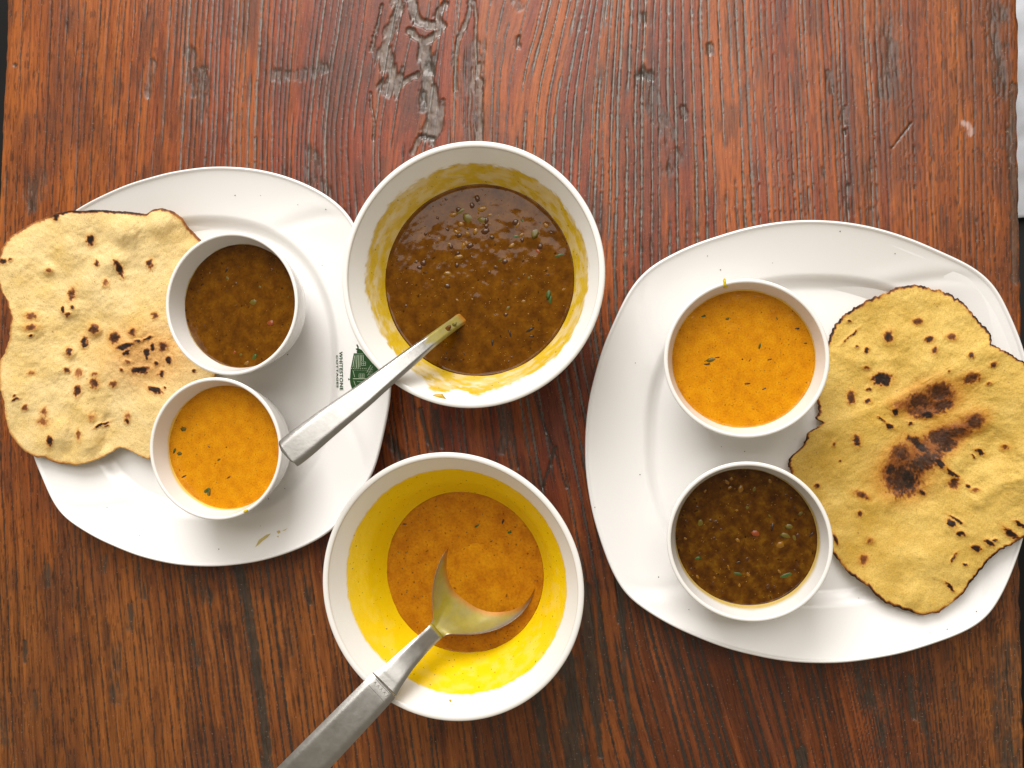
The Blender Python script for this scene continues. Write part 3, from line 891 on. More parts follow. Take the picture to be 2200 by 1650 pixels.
c_top, c_low = ctr(737, 1296, 303, 877, .058), ctr(693, 1252, 971, 1552, .058)
c_ld, c_ly = ctr(358, 637, 499, 806, .046), ctr(320, 607, 807, 1122, .046)
c_ry, c_rd = ctr(1425, 1784, 597, 943, .046), ctr(1435, 1788, 992, 1337, .046)
WB = 'white melamine bowls'
bowl_top = build_bowl('serving_bowl', c_top, 0, .058, BIG, .0026, .030, 'large white bowl of brown dal, its inner wall streaked with patchy mustard smears', 'bowl', BOWL_DAL, stain_top, (.003, .4, 1.0), WB)
bowl_low = build_bowl('serving_bowl', c_low, 0, .058, BIG, .0026, .030, 'large white bowl coated bright yellow inside, with a spoon in orange curry', 'bowl', BOWL_YEL, stain_low, (.004, 1.4, .2), WB)
SB = 'small white bowls on the plates'
bz = WELL_Z + .0002
bowl_ld = build_bowl('small_bowl', c_ld, bz, .0425, SMALL, .0022, .020, 'small white bowl of brown dal on the plate with the green print', 'bowl', BOWL_DAL, stain_ring(.0125, .001, 330), (.003, 2, 0), SB)
bowl_ly = build_bowl('small_bowl', c_ly, bz, .0425, SMALL, .0022, .020, 'small white bowl of yellow curry beside the smooth pale flatbread', 'bowl', BOWL_YEL, stain_ring(.0125, .0022, 250), (.003, 1, 2), SB)
bowl_ry = build_bowl('small_bowl', c_ry, bz, .0425, SMALL, .0022, .020, 'small white bowl of yellow curry with a drip on its rim, by the creased flatbread', 'bowl', BOWL_YEL, stain_ring(.0125, .0022, 90), (.003, 0, 1), SB)
bowl_rd = build_bowl('small_bowl', c_rd, bz, .0425, SMALL, .0022, .020, 'small white bowl of brown dal on the plate with the creased, scorched flatbread', 'bowl', BOWL_DAL, stain_ring(.0132, .0048, 285), (.003, .5, 1.5), SB)


def blob(name, loc, r, mat, parent, sx=1.0, sy=1.0, sz=.4, rot=0.0, seed=0, n=10):
    """a small uneven drop or lump"""
    v, f = [], []
    rg = random.Random(seed)
    ph = [rg.uniform(.8, 1.2) for _ in range(n)]
    v.append((0, 0, r * sz))
    for z, k in ((.75 * sz, .62), (.1 * sz, 1.0), (-.5 * sz, .8)):
        for i in range(n):
            a = 2 * math.pi * i / n
            x, y = math.cos(a) * r * k * ph[i] * sx, math.sin(a) * r * k * ph[i] * sy
            v.append((x * math.cos(rot) - y * math.sin(rot), x * math.sin(rot) + y * math.cos(rot), r * z))
    v.append((0, 0, -r * sz * .6))
    for i in range(n):
        j = (i + 1) % n
        f.append((0, 1 + i, 1 + j))
        for q in (0, 1):
            f.append((1 + q * n + i, 1 + (q + 1) * n + i, 1 + (q + 1) * n + j, 1 + q * n + j))
        f.append((1 + 2 * n + i, 1 + 3 * n, 1 + 2 * n + j))
    me = bpy.data.meshes.new(name)
    me.from_pydata(v, [], f)
    me.polygons.foreach_set('use_smooth', [True] * len(f))
    me.materials.append(mat)
    o = bpy.data.objects.new(name, me)
    col.objects.link(o)
    o.location = Vector(loc) - (Vector(parent.location) if parent else Vector((0, 0, 0)))
    if parent:
        o.parent = parent
    return o


# drips on rims
p = P(1557, 607, .0462); blob('curry_drip', (p[0], p[1], .0462), .0009, OIL, bowl_ry, .9, 2.6, .4, .2, 1)
p = P(1558, 613, .0452); blob('curry_drip', (p[0], p[1], .0445), .0013, OIL, bowl_ry, 1, 1.3, .4, .2, 2)
p = P(528, 1098, .0462); blob('curry_drip', (p[0], p[1], .0462), .0011, OIL, bowl_ly, 1.6, .8, .4, .5, 3)
MUSTARD = mat_plain('mustard_smear', (0.50, 0.31, 0.01), 0.25, 0.5, 0.2, 500.0)
p = P(943, 855, .0560); blob('curry_smear', (p[0], p[1], .0563), .0030, MUSTARD, bowl_top, 1.2, .9, .10, .2, 4, 16)
p = P(967, 1506, .054); blob('curry_drip', (p[0], p[1], .0535), .0007, OIL, bowl_low, 1, 1, .4, 0, 5)

# ------------------------------------------------------------------ curries


def build_curry(name, c, base_z, hgt, prof, depth, mat, label, relief=.0004, seed=0, group=None):
    r0 = float(inner_r(prof, depth)) + .0004
    z0 = base_z + hgt - depth
    t = empty(name, (c[0], c[1], z0), label, 'curry', group)
    nr, nt = 70, 200
    rr = np.linspace(.0004, r0, nr)
    th = np.linspace(0, 2 * math.pi, nt, endpoint=False)
    Rg, T = np.meshgrid(rr, th, indexing='ij')
    wob = 1 + .014 * (fbm(np.cos(T) * 4 + 9, np.sin(T) * 4, seed) - .5) * (Rg / r0) ** 4
    x, y = Rg * np.cos(T) * wob, Rg * np.sin(T) * wob
    z = relief * (fbm(x * 180 + seed * 9, y * 180, seed, 3) - .5) + .0006 * np.clip((Rg - r0 + .0016) / .0016, 0, 1) ** 2
    V = np.stack([x, y, z], -1).reshape(-1, 3)
    # body of the curry below its surface
    low = []
    dmax = prof[-1][0]
    for d in np.linspace(depth + .001, dmax - .0006, 6):
        r_ = float(inner_r(prof, d)) - .0003
        low.append(np.stack([r_ * np.cos(th), r_ * np.sin(th), np.full(nt, -(d - depth))], 1))
    V = np.concatenate([V] + low)
    o = mesh_np('curry_surface', V, grid_faces(nr + 6, nt, wrap=True), mat, t)
    return t, z0, r0


_bits = {}


def bit_mesh(kind, r, sx, sy, sz, mat, seed):
    key = (kind, seed)
    if key not in _bits:
        o = blob(kind, (0, 0, 0), r, mat, None, sx, sy, sz, 0, seed, 8)
        _bits[key] = o.data
        bpy.data.objects.remove(o)
    return _bits[key]


KIND = dict(lentil=(.0021, 1, .85, .55, LENTIL), pulse=(.0022, 1.1, .7, .4, PULSE), herb=(.0019, 1.5, .55, .22, GREEN), olive_bit=(.0022, 1.2, .8, .2, OLIVE),
            seed=(.0013, 1.7, .5, .5, SEED), tomato_bit=(.0020, 1.2, .8, .25, TOMATO))


def put(t, kind, x, y, zoff, scale=1.0, rot=None, label=None):
    r, sx, sy, sz, m = KIND[kind]
    me = bit_mesh(kind, r, sx, sy, sz, m, random.randrange(4))
    o = bpy.data.objects.new(kind, me)
    col.objects.link(o)
    o.parent = t
    o.location = (x, y, zoff)
    o.scale = (scale, scale, scale)
    o.rotation_euler = (random.uniform(-.2, .2), random.uniform(-.2, .2), random.uniform(0, 6.28) if rot is None else rot)
    return o


def scatter(t, r0, counts, seed, sc=(.6, 1.1)):
    random.seed(seed)
    for kind, n in counts.items():
        for _ in range(n):
            a, q = random.uniform(0, 6.283), r0 * .93 * math.sqrt(random.random())
            k = random.uniform(*sc)
            sink = {'lentil': -.0009, 'pulse': -.0007, 'herb': -.0003, 'olive_bit': -.0003, 'seed': -.0004, 'tomato_bit': -.0004}[kind]
            put(t, kind, q * math.cos(a), q * math.sin(a), sink * k - random.uniform(0, .00025), k)


def placed(t, z0, items):
    for kind, px, py, k, rot in items:
        w = P(px, py, z0)
        put(t, kind, w[0] - t.location[0], w[1] - t.location[1], {'lentil': -.0007, 'pulse': -.0005}.get(kind, -.0003) * k, k, rot)


def tiny(t, r0, n, seed, mat, rmin=.0003, rmax=.0006, name='spice_speck'):
    """specks too small to pick apart: one mesh"""
    rg = np.random.default_rng(seed)
    a, q = rg.uniform(0, 6.283, n), r0 * .97 * np.sqrt(rg.random(n))
    s = rg.uniform(rmin, rmax, n)
    base = np.array([(1, 0, 0), (0, 1, 0), (-1, 0, 0), (0, -1, 0), (0, 0, .6), (0, 0, -.6)])
    V = (base[None] * s[:, None, None] * np.array([1, 1, .6]) + np.stack([q * np.cos(a), q * np.sin(a), np.zeros(n) + .00005], 1)[:, None]).reshape(-1, 3)
    f = np.array([(0, 1, 4), (1, 2, 4), (2, 3, 4), (3, 0, 4), (1, 0, 5), (2, 1, 5), (3, 2, 5), (0, 3, 5)])
    Fc = (f[None] + 6 * np.arange(n)[:, None, None]).reshape(-1, 3)
    o = mesh_np(name, V, [Fc], mat, t)
    o['kind'] = 'stuff'
    return o


CG = 'curries in the white bowls'
cur_top, z_t, r_t = build_curry('dal', c_top, 0, .058, BIG, .022, DAL, 'thick brown dal with lentils in the large bowl with mustard smears', .0003, 1, CG)
scatter(cur_top, r_t, dict(lentil=46, pulse=34, olive_bit=6, tomato_bit=4, seed=14, herb=2), 11, (.5, 1.0))
random.seed(5)
for _ in range(26):
    placed(cur_top, z_t, [(random.choice(['lentil', 'lentil', 'lentil', 'pulse']), random.gauss(1020, 62), random.gauss(495, 30), random.uniform(.7, 1.2), None)])
placed(cur_top, z_t, [('herb', 1178, 628, 1.5, 1.5), ('herb', 1181, 648, 1.2, 1.3), ('herb', 1108, 508, .9, 0), ('herb', 1078, 556, .9, .4), ('olive_bit', 1148, 498, 1.6, 1.4), ('olive_bit', 1010, 470, 1.9, -.6),
                      ('olive_bit', 1040, 476, 1.6, -.3), ('olive_bit', 990, 455, 1.2, .4), ('pulse', 1036, 448, 1.4, 0), ('pulse', 972, 462, 1.2, 0), ('lentil', 1042, 497, 1.5, 0), ('lentil', 1008, 528, 1.3, 0), ('lentil', 1058, 510, 1.1, 0),
                      ('lentil', 1107, 478, 1.3, 0), ('lentil', 1084, 562, 1.2, 0), ('lentil', 910, 565, 1.3, 0), ('lentil', 902, 575, 1.1, 0), ('lentil', 962, 615, 1.3, 0), ('pulse', 963, 588, 1.3, 0), ('lentil', 1160, 530, 1.2, 0),
                      ('pulse', 985, 552, 1.3, 0), ('seed', 1096, 718, 1.2, 1.8), ('seed', 1136, 710, 1.4, .5), ('seed', 1140, 722, 1.0, 0), ('seed', 1058, 738, 1.1, 1.6), ('herb', 1200, 548, 1.4, .1), ('lentil', 1086, 676, .9, 0), ('pulse', 1124, 648, .8, 0)])
tiny(cur_top, r_t, 260, 5, PULSE)
cur_low, z_l, r_l = build_curry('orange_curry', c_low, 0, .058, BIG, .035, KADHI2, 'orange brown curry pooled in the bright yellow coated bowl', .0003, 2, CG)
scatter(cur_low, r_l, dict(herb=2, seed=6, olive_bit=3), 12, (.4, .8))
placed(cur_low, z_l, [('seed', 1080, 1122, 1.0, 1.2), ('herb', 1028, 1128, .9, .5), ('herb', 1092, 1144, .8, .3), ('seed', 868, 1126, .7, 0), ('herb', 1066, 1360, .8, 1.4)])
tiny(cur_low, r_l, 160, 6, SEED, .0002, .0004)
cur_ld, z1, r1 = build_curry('dal', c_ld, bz, .0425, SMALL, .013, DAL, 'thin brown dal flecked with dark seeds in the small bowl on the printed plate', .0004, 3, CG)
scatter(cur_ld, r1, dict(lentil=12, pulse=8, seed=16, tomato_bit=1, herb=2, olive_bit=4), 13, (.5, .9))
placed(cur_ld, z1, [('herb', 544, 768, 1.2, .8), ('olive_bit', 546, 650, 1.3, 0), ('pulse', 530, 780, .9, .5), ('tomato_bit', 580, 693, 1.2, 0), ('seed', 487, 580, 1.2, 1.0)])
tiny(cur_ld, r1, 90, 7, PULSE, .00025, .0005)
cur_ly, z2, r2 = build_curry('yellow_curry', c_ly, bz, .0425, SMALL, .013, KADHI, 'smooth yellow curry with green herb bits in the small bowl by the pale flatbread', .0003, 4, CG)
scatter(cur_ly, r2, dict(seed=8, herb=3), 14, (.35, .6))
placed(cur_ly, z2, [('herb', 440, 1056, 1.4, .4), ('olive_bit', 446, 1060, 1.1, 1), ('olive_bit', 398, 921, 1.1, 0), ('herb', 376, 964, 1.0, 1.2), ('olive_bit', 384, 972, 1.0, 0), ('seed', 394, 1024, .9, .4), ('seed', 492, 1025, .7, .5), ('herb', 472, 986, .6, .5)])
tiny(cur_ly, r2, 90, 8, SEED, .00015, .0003)
cur_ry, z3, r3 = build_curry('yellow_curry', c_ry, bz, .0425, SMALL, .013, KADHI, 'smooth yellow curry with dark flecks in the small bowl with the dripped rim', .0003, 5, CG)
scatter(cur_ry, r3, dict(seed=8, herb=3, olive_bit=3), 15, (.35, .6))
placed(cur_ry, z3, [('olive_bit', 1530, 775, 1.2, 0), ('seed', 1517, 782, .9, 0), ('seed', 1540, 768, .7, 0), ('seed', 1606, 824, .8, 0), ('herb', 1633, 742, .8, 1.3), ('seed', 1655, 772, .7, .3), ('seed', 1712, 706, .8, 0), ('seed', 1642, 835, .7, .5), ('herb', 1508, 680, .8, .3)])
tiny(cur_ry, r3, 90, 9, SEED, .00015, .0003)
cur_rd, z4, r4 = build_curry('dal', c_rd, bz, .0425, SMALL, .0140, DAL2, 'chunky brown dal with a green herb piece in a small bowl by the scorched flatbread', .0003, 6, CG)
scatter(cur_rd, r4, dict(lentil=48, pulse=34, seed=8, tomato_bit=3, olive_bit=16, herb=1), 16, (.6, 1.15))
placed(cur_rd, z4, [('herb', 1686, 1238, 1.6, .35), ('herb', 1585, 1232, 1.2, 0), ('olive_bit', 1690, 1150, 1.3, 0), ('seed', 1660, 1130, 1.3, 1.3), ('pulse', 1675, 1172, 1.3, .4), ('pulse', 1592, 1050, 1.2, 1.2), ('tomato_bit', 1625, 1145, 1.3, 0), ('herb', 1495, 1200, 1.1, .3)])
tiny(cur_rd, r4, 90, 10, PULSE, .00025, .0005)

# ------------------------------------------------------------------ flatbreads


def build_roti(name, outline, centre, ctrl, spots, ridges, pl, mat, label, jag, edge_char, seed, bub):
    t_c = P(*centre, .02)
    t = empty(name, (t_c[0], t_c[1], 0.004), label, 'flatbread', 'flatbreads on the plates')
    pts = np.array(outline, float)
    d = pts - np.array(centre)
    th, r = np.arctan2(-d[:, 1], d[:, 0]), np.hypot(d[:, 0], d[:, 1])
    o = np.argsort(th)
    nt, nr = 900, 110
    T = np.linspace(-math.pi, math.pi, nt, endpoint=False)
    R = np.interp(T, th[o], r[o], period=2 * math.pi)
    k = np.exp(-.5 * (np.arange(-6, 7) / 1.8) ** 2); k /= k.sum()
    R = np.convolve(np.concatenate([R[-6:], R, R[:6]]), k, 'valid')
    R = R + jag * (fbm(np.cos(T) * 40, np.sin(T) * 40, seed, 3) - .5) * 2
    s = np.linspace(.004, 1, nr)
    PX = centre[0] + s[:, None] * R[None] * np.cos(T)[None]
    PY = centre[1] - s[:, None] * R[None] * np.sin(T)[None]
    # lie of the bread: smooth sheet through a few heights
    cp = np.array(ctrl, float)
    w = 1 / (((PX[..., None] - cp[:, 0]) ** 2 + (PY[..., None] - cp[:, 1]) ** 2) / 110 ** 2 + .25) ** 1.6
    z = (w * cp[:, 2]).sum(-1) / w.sum(-1)
    for bx, by, br, bh in bub:
        wob = 8 * (fbm(PX / 14, PY / 14, seed + 8, 2) - .5)
        z = z + 1.15 * bh * np.exp(-(((PX - bx + wob) ** 2 + (PY - by + wob) ** 2) / br ** 2) ** 1.4)
    z = z + .0021 * (fbm(PX / 62, PY / 62, seed + 1, 2) - .5) + .0010 * (fbm(PX / 22, PY / 22, seed + 2, 2) - .5) + .00040 * (fbm(PX / 6, PY / 6, seed + 3, 3) - .5)
    for pts_, wd, hh, step in ridges:
        best = np.full(PX.shape, 1e9); sg = np.zeros(PX.shape)
        for a, b in zip(np.array(pts_[:-1], float), np.array(pts_[1:], float)):
            ab = b - a
            tt = np.clip(((PX - a[0]) * ab[0] + (PY - a[1]) * ab[1]) / (ab @ ab), 0, 1)
            dx, dy = PX - a[0] - tt * ab[0], PY - a[1] - tt * ab[1]
            dd = np.hypot(dx, dy) + 7 * (fbm(PX / 16, PY / 16, seed + 4, 3) - .5)
            m = dd < best
            best = np.where(m, dd, best); sg = np.where(m, np.sign(ab[0] * dy - ab[1] * dx), sg)
        z = z + hh * np.exp(-(best / wd) ** 2) + step * (.5 + .5 * np.tanh(sg * best / (wd * .8))) * np.exp(-np.abs(best) / (wd * 4.5))
    char = np.zeros(PX.shape)
    dist_edge = (1 - s)[:, None] * R[None]
    wx = PX + 7 * (fbm(PX / 9, PY / 9, seed + 5, 3) - .5)
    wy = PY + 7 * (fbm(PX / 9, PY / 9, seed + 6, 3) - .5)
    mot = fbm(PX / 4.5, PY / 4.5, seed + 9, 3)
    for x, y, ax, ay, an, v in spots:
        c, s_ = math.cos(math.radians(an)), math.sin(math.radians(an))
        ux, uy = (wx - x) * c - (wy - y) * s_, (wx - x) * s_ + (wy - y) * c
        q = np.sqrt((ux / ax) ** 2 + (uy / ay) ** 2)
        char = np.maximum(char, v * (1 - sstep(.45, 1.30, q + 1.1 * (mot - .5)))) + .15 * (1 - sstep(.7, 2.4, q)) * (1 - char)
        if max(ax, ay) < 22:
            z = z + .0006 * np.exp(-(q * .62) ** 4)
    ec = edge_char(T)[None] * (1 - sstep(1.5, 7.5, dist_edge + 5 * (fbm(PX / 6, PY / 6, seed + 7, 3) - .5)))
    char = np.clip(np.maximum(char, ec), 0, 1.05)
    p = P(PX, PY, z)
    for _ in range(2):
        z = np.maximum(z, pl.z(p[..., 0], p[..., 1]) + .0022)
        p = P(PX, PY, z)
    top = p - np.array(t.location)
    rim_z = top[-1:, :, :] - np.array([0, 0, .0009])
    rim_o = rim_z.copy(); rim_o[..., :2] *= 1.003
    bot = [top[q] - np.array([0, 0, .0018]) for q in range(nr - 1, -1, -3)]
    V = np.concatenate([top.reshape(-1, 3), rim_o.reshape(-1, 3)] + bot)
    ch = np.concatenate([char.ravel(), char[-1]] + [char[-1]] + [np.zeros(nt)] * (len(bot) - 1))
    mesh_np('bread_sheet', V, grid_faces(nr + 1 + len(bot), nt, wrap=True), mat, t, dict(char=ch))
    return t


OUT_BL = [(118, 461), (150, 453), (180, 453), (250, 454), (300, 458), (316, 461), (330, 449), (345, 447), (372, 455), (390, 470), (402, 488), (430, 518), (455, 560), (470, 620), (474, 700), (466, 790), (440, 850), (400, 905), (355, 965),
          (318, 987), (290, 973), (268, 962), (255, 960), (240, 970), (200, 990), (165, 998), (135, 997), (109, 991), (93, 979), (81, 985), (56, 971), (39, 957), (21, 929), (12, 898), (10, 866), (0, 834), (-2, 800), (0, 775), (10, 760), (21, 729),
          (25, 683), (16, 648), (0, 620), (-6, 590), (-5, 562), (0, 546), (6, 528), (22, 508), (50, 490), (90, 470)]
c1 = lambda l: [(x / 3.143, 330 + y / 3.143, a / 3.143, b / 3.143, an, v) for x, y, a, b, an, v in l]
c2 = lambda l: [(x / 3.143, 750 + y / 3.143, a / 3.143, b / 3.143, an, v) for x, y, a, b, an, v in l]
c8 = lambda l: [(1650 + x / 2.143, 580 + y / 2.143, a / 2.143, b / 2.143, an, v) for x, y, a, b, an, v in l]
SP_L = c1([(612, 585, 26, 36, 0, .85), (378, 425, 22, 22, 0, .9), (22, 725, 22, 18, 0, .85), (68, 715, 11, 12, 0, .65), (652, 740, 14, 20, 0, .55), (800, 770, 18, 60, 24, .72), (1015, 740, 22, 28, 0, .65), (715, 870, 20, 24, 0, .35), (330, 795, 22, 18, 0, .35),
           (485, 950, 24, 44, -10, .5), (425, 1050, 9, 22, 0, .85), (490, 1040, 11, 11, 0, .8), (455, 1085, 22, 14, 0, .45), (210, 1095, 40, 24, 0, .4), (210, 1170, 45, 20, 0, .45), (207, 1230, 13, 11, 0, .8), (632, 1190, 34, 36, 0, .55), (568, 1270, 22, 36, 0, .85),
           (775, 1240, 32, 36, 0, .6), (893, 1205, 20, 26, 0, .55), (845, 1300, 55, 20, 18, 1), (935, 1265, 18, 12, 0, .95), (995, 1245, 25, 9, 22, .95), (850, 1342, 28, 12, 28, 1), (1030, 1310, 12, 28, 0, .9), (992, 1345, 16, 32, 0, 1), (1100, 1300, 26, 32, 0, .55),
           (1140, 1390, 19, 20, 0, .95), (1052, 1415, 12, 15, 0, .8), (1090, 1485, 17, 22, 0, .65), (945, 1460, 58, 22, 4, 1), (1312, 1470, 11, 11, 0, .8), (465, 1340, 22, 32, 0, .62), (450, 1460, 20, 18, 0, .55), (530, 1480, 26, 28, 0, .28), (635, 1550, 32, 34, 0, .55),
           (640, 1485, 20, 12, 0, .45), (525, 1600, 22, 38, 0, .62), (765, 1555, 24, 20, 0, .4), (1045, 1595, 45, 18, -25, 1), (215, 1480, 25, 18, 0, .26), (95, 1635, 11, 9, 0, .6), (820, 1460, 9, 11, 0, .55), (860, 1410, 20, 12, 0, .35), (1000, 1360, 210, 150, 0, .10), (1045, 1090, 20, 22, 0, .5)]) + \
    c2([(108, 338, 24, 7, 5, .95), (165, 395, 15, 19, 0, .45), (295, 420, 24, 26, 0, .4), (290, 490, 38, 28, 0, .3), (335, 620, 18, 34, 0, .7), (690, 510, 50, 9, 25, .9), (720, 520, 14, 6, 25, .9), (852, 488, 15, 15, 0, .7), (860, 455, 18, 24, 0, .3), (530, 580, 14, 38, 10, .35),
        (620, 460, 24, 24, 0, .22), (1110, 265, 9, 11, 0, .9)])
OUT_BR = crop(1650, 580, 2.143, [(285, 300), (310, 255), (350, 210), (400, 175), (460, 140), (540, 110), (600, 80), (680, 68), (740, 80), (760, 92), (800, 95), (850, 118), (900, 155), (935, 190), (960, 225), (1010, 275), (1028, 300), (1028, 342), (1080, 368), (1115, 385), (1150, 410), (1179, 425),
          (1215, 470), (1240, 560), (1260, 700), (1265, 850), (1255, 1000), (1230, 1120), (1195, 1215), (1179, 1235), (1130, 1260), (1080, 1280), (1030, 1325), (980, 1380), (930, 1440), (905, 1480), (880, 1510), (830, 1545), (790, 1575), (730, 1588), (680, 1585), (640, 1568), (560, 1540),
          (500, 1500), (460, 1455), (400, 1415), (350, 1370), (330, 1335), (300, 1300), (268, 1230), (220, 1130), (160, 1040), (108, 950), (97, 900), (98, 870), (120, 850), (165, 810), (190, 742), (235, 722), (262, 704), (215, 688), (240, 650), (225, 560), (240, 450), (275, 380)])
SP_R = c8([(555, 305, 20, 26, 0, .68), (690, 235, 20, 13, 0, .5), (745, 318, 20, 13, 0, .7), (768, 370, 14, 18, 0, .55), (845, 308, 24, 16, -10, .45), (456, 368, 11, 11, 0, .8), (410, 353, 8, 7, 0, .65), (372, 237, 9, 7, 0, .85), (380, 305, 45, 4, 40, .8), (938, 390, 13, 13, 0, .65), (1040, 432, 18, 9, 20, .5),
           (525, 503, 42, 27, 0, .92), (455, 452, 13, 9, 0, .45), (383, 585, 17, 28, 0, .5), (460, 605, 13, 11, 0, .65), (465, 550, 9, 8, 0, .6), (935, 498, 42, 25, 12, .5), (835, 467, 6, 6, 0, .85), (1020, 525, 11, 7, 0, .45), (790, 560, 60, 42, 0, .46), (700, 600, 58, 40, 10, .48), (800, 620, 52, 34, 20, .52), (735, 665, 28, 16, 0, .95), (690, 650, 48, 26, 0, .42),
           (588, 652, 15, 16, 0, .9), (560, 718, 17, 12, -30, .9), (525, 688, 22, 5, -38, .85), (655, 708, 10, 8, 0, .85), (408, 785, 16, 26, 10, .65), (800, 765, 72, 36, 10, .50), (690, 800, 60, 20, -35, .72), (950, 700, 46, 36, 30, .44), (885, 740, 28, 18, 0, .5), (820, 800, 55, 40, 20, .55), (610, 840, 45, 40, 0, .42), (720, 880, 85, 42, 25, .55), (620, 965, 78, 70, 0, .56),
           (645, 960, 46, 48, 0, .9), (785, 885, 35, 14, -35, .95), (845, 935, 35, 10, -35, .95), (855, 980, 26, 25, 0, .55), (565, 920, 27, 27, 0, .7), (710, 1023, 16, 9, -20, .9), (977, 838, 24, 11, -30, 1), (945, 855, 12, 4, -50, .85), (1090, 815, 18, 13, 0, .4), (920, 993, 10, 6, -30, .85), (955, 1012, 18, 8, 0, .4), (430, 1035, 35, 14, -20, .38), (440, 1040, 22, 4, -30, .65),
           (228, 995, 11, 11, 0, .75), (330, 883, 5, 5, 0, .7), (303, 803, 7, 11, 0, .65), (420, 1122, 11, 11, 0, .5), (440, 1332, 20, 20, 0, .4), (845, 1168, 24, 12, -40, 1), (868, 1150, 35, 5, -32, .95), (890, 1212, 19, 10, -18, 1), (1120, 1215, 42, 15, -42, 1), (1160, 1170, 30, 9, -35, 1), (1020, 1255, 22, 12, -25, 1), (962, 1282, 21, 14, -25, 1), (1050, 1242, 11, 6, 0, .85),
           (855, 1325, 24, 5, 55, .8), (908, 1358, 10, 5, -30, .8), (840, 1460, 30, 6, -42, 1), (470, 1245, 17, 13, 0, .35), (310, 1235, 25, 6, -60, .75), (610, 620, 40, 20, 0, .2), (755, 590, 112, 66, 12, .24), (760, 800, 150, 46, 28, .24), (630, 930, 105, 90, 0, .24), (905, 720, 85, 34, 30, .22)])
ROTI_L = mat_roti('pale_flatbread', (0.75, 0.57, 0.27), (0.67, 0.47, 0.165))
ROTI_R = mat_roti('golden_flatbread', (0.62, 0.425, 0.105), (0.50, 0.305, 0.045))


def ec_l(T):
    e = np.clip(fbm(np.cos(T) * 5 + 3, np.sin(T) * 5, 3, 3) * 1.3 - .1, 0, 1)
    up = np.exp(-(adist(T, ang(95)) / .75) ** 2)
    return np.clip(.40 * e + .85 * up * (.5 + e), 0, 1)


def ec_r(T):
    e = np.clip(fbm(np.cos(T) * 14, np.sin(T) * 14, 5, 3) * 2.2 - .55, 0, 1)
    return np.clip(.20 + .85 * e, 0, 1)


roti_l = build_roti('flatbread', OUT_BL, (230, 720), [(0, 550, .031), (10, 700, .029), (0, 850, .029), (60, 960, .025), (170, 985, .019), (265, 955, .012), (330, 970, .011), (150, 460, .027), (300, 460, .022), (360, 455, .021), (420, 520, .012), (450, 700, .010), (430, 850, .010), (230, 720, .018), (150, 600, .023), (330, 600, .015), (330, 850, .013), (120, 850, .023)],
                    SP_L, [([(200, 545), (215, 580), (250, 560)], 10, .0006, 0), ([(185, 890), (190, 960)], 16, .0016, 0), ([(232, 900), (225, 960)], 12, -.0014, 0)],
                    pl_L, ROTI_L, 'pale yellow flatbread with small dark blisters overhanging the plate with the green print', 1.8, ec_l, 1,
                    [(270, 490, 34, .0030), (345, 480, 24, .0018), (240, 560, 26, .0016), (150, 540, 30, .0016), (72, 700, 30, .0013), (150, 665, 20, .0014), (100, 580, 16, .0012), (205, 710, 14, .0013), (150, 755, 14, .0013), (205, 520, 30, -.0014), (130, 930, 28, .0020), (60, 860, 40, .0010), (250, 800, 40, .0012), (110, 790, 30, .0012)])
roti_r = build_roti('flatbread', OUT_BR, (1650 + 640 / 2.143, 580 + 700 / 2.143), [(1790, 720, .008), (1800, 840, .009), (1700, 990, .010), (1760, 1080, .008), (1800, 1200, .010), (1870, 1290, .0165), (1970, 1320, .019), (2060, 1280, .019), (2190, 1160, .024), (2235, 1000, .029), (2235, 850, .029), (2180, 760, .024), (2100, 690, .019), (2000, 615, .013), (1900, 625, .0095), (1830, 680, .008), (1950, 900, .012), (1900, 1050, .011), (2080, 950, .019), (1850, 950, .011)],
                    SP_R, [(crop(1650, 580, 2.143, [(300, 695), (500, 622), (720, 520), (880, 420), (1010, 330)]), 11, .0002, .0020), (crop(1650, 580, 2.143, [(255, 1082), (360, 1062), (480, 1072), (600, 1030)]), 11, .0002, .0014), (crop(1650, 580, 2.143, [(860, 985), (960, 900), (1080, 860), (1180, 880)]), 16, -.0012, 0), (crop(1650, 580, 2.143, [(960, 1060), (1060, 985), (1180, 960)]), 15, .0014, 0),
                           (crop(1650, 580, 2.143, [(260, 770), (330, 800), (340, 880)]), 12, -.0009, 0), (crop(1650, 580, 2.143, [(300, 380), (400, 420), (600, 410)]), 10, .0006, 0)],
                    pl_R, ROTI_R, 'golden creased flatbread with a large brown scorch and burnt rim on the right plate', 4.2, ec_r, 2,
                    [(1930, 720, 34, .0014), (1990, 790, 30, .0012), (1760, 930, 34, .0018), (2000, 1010, 40, .0014), (2100, 900, 34, .0018), (2150, 960, 30, -.0014), (1900, 1180, 40, .0012), (2010, 1200, 36, .0014), (1960, 1280, 24, .0014), (1840, 760, 34, .0012)])

# ------------------------------------------------------------------ spoons


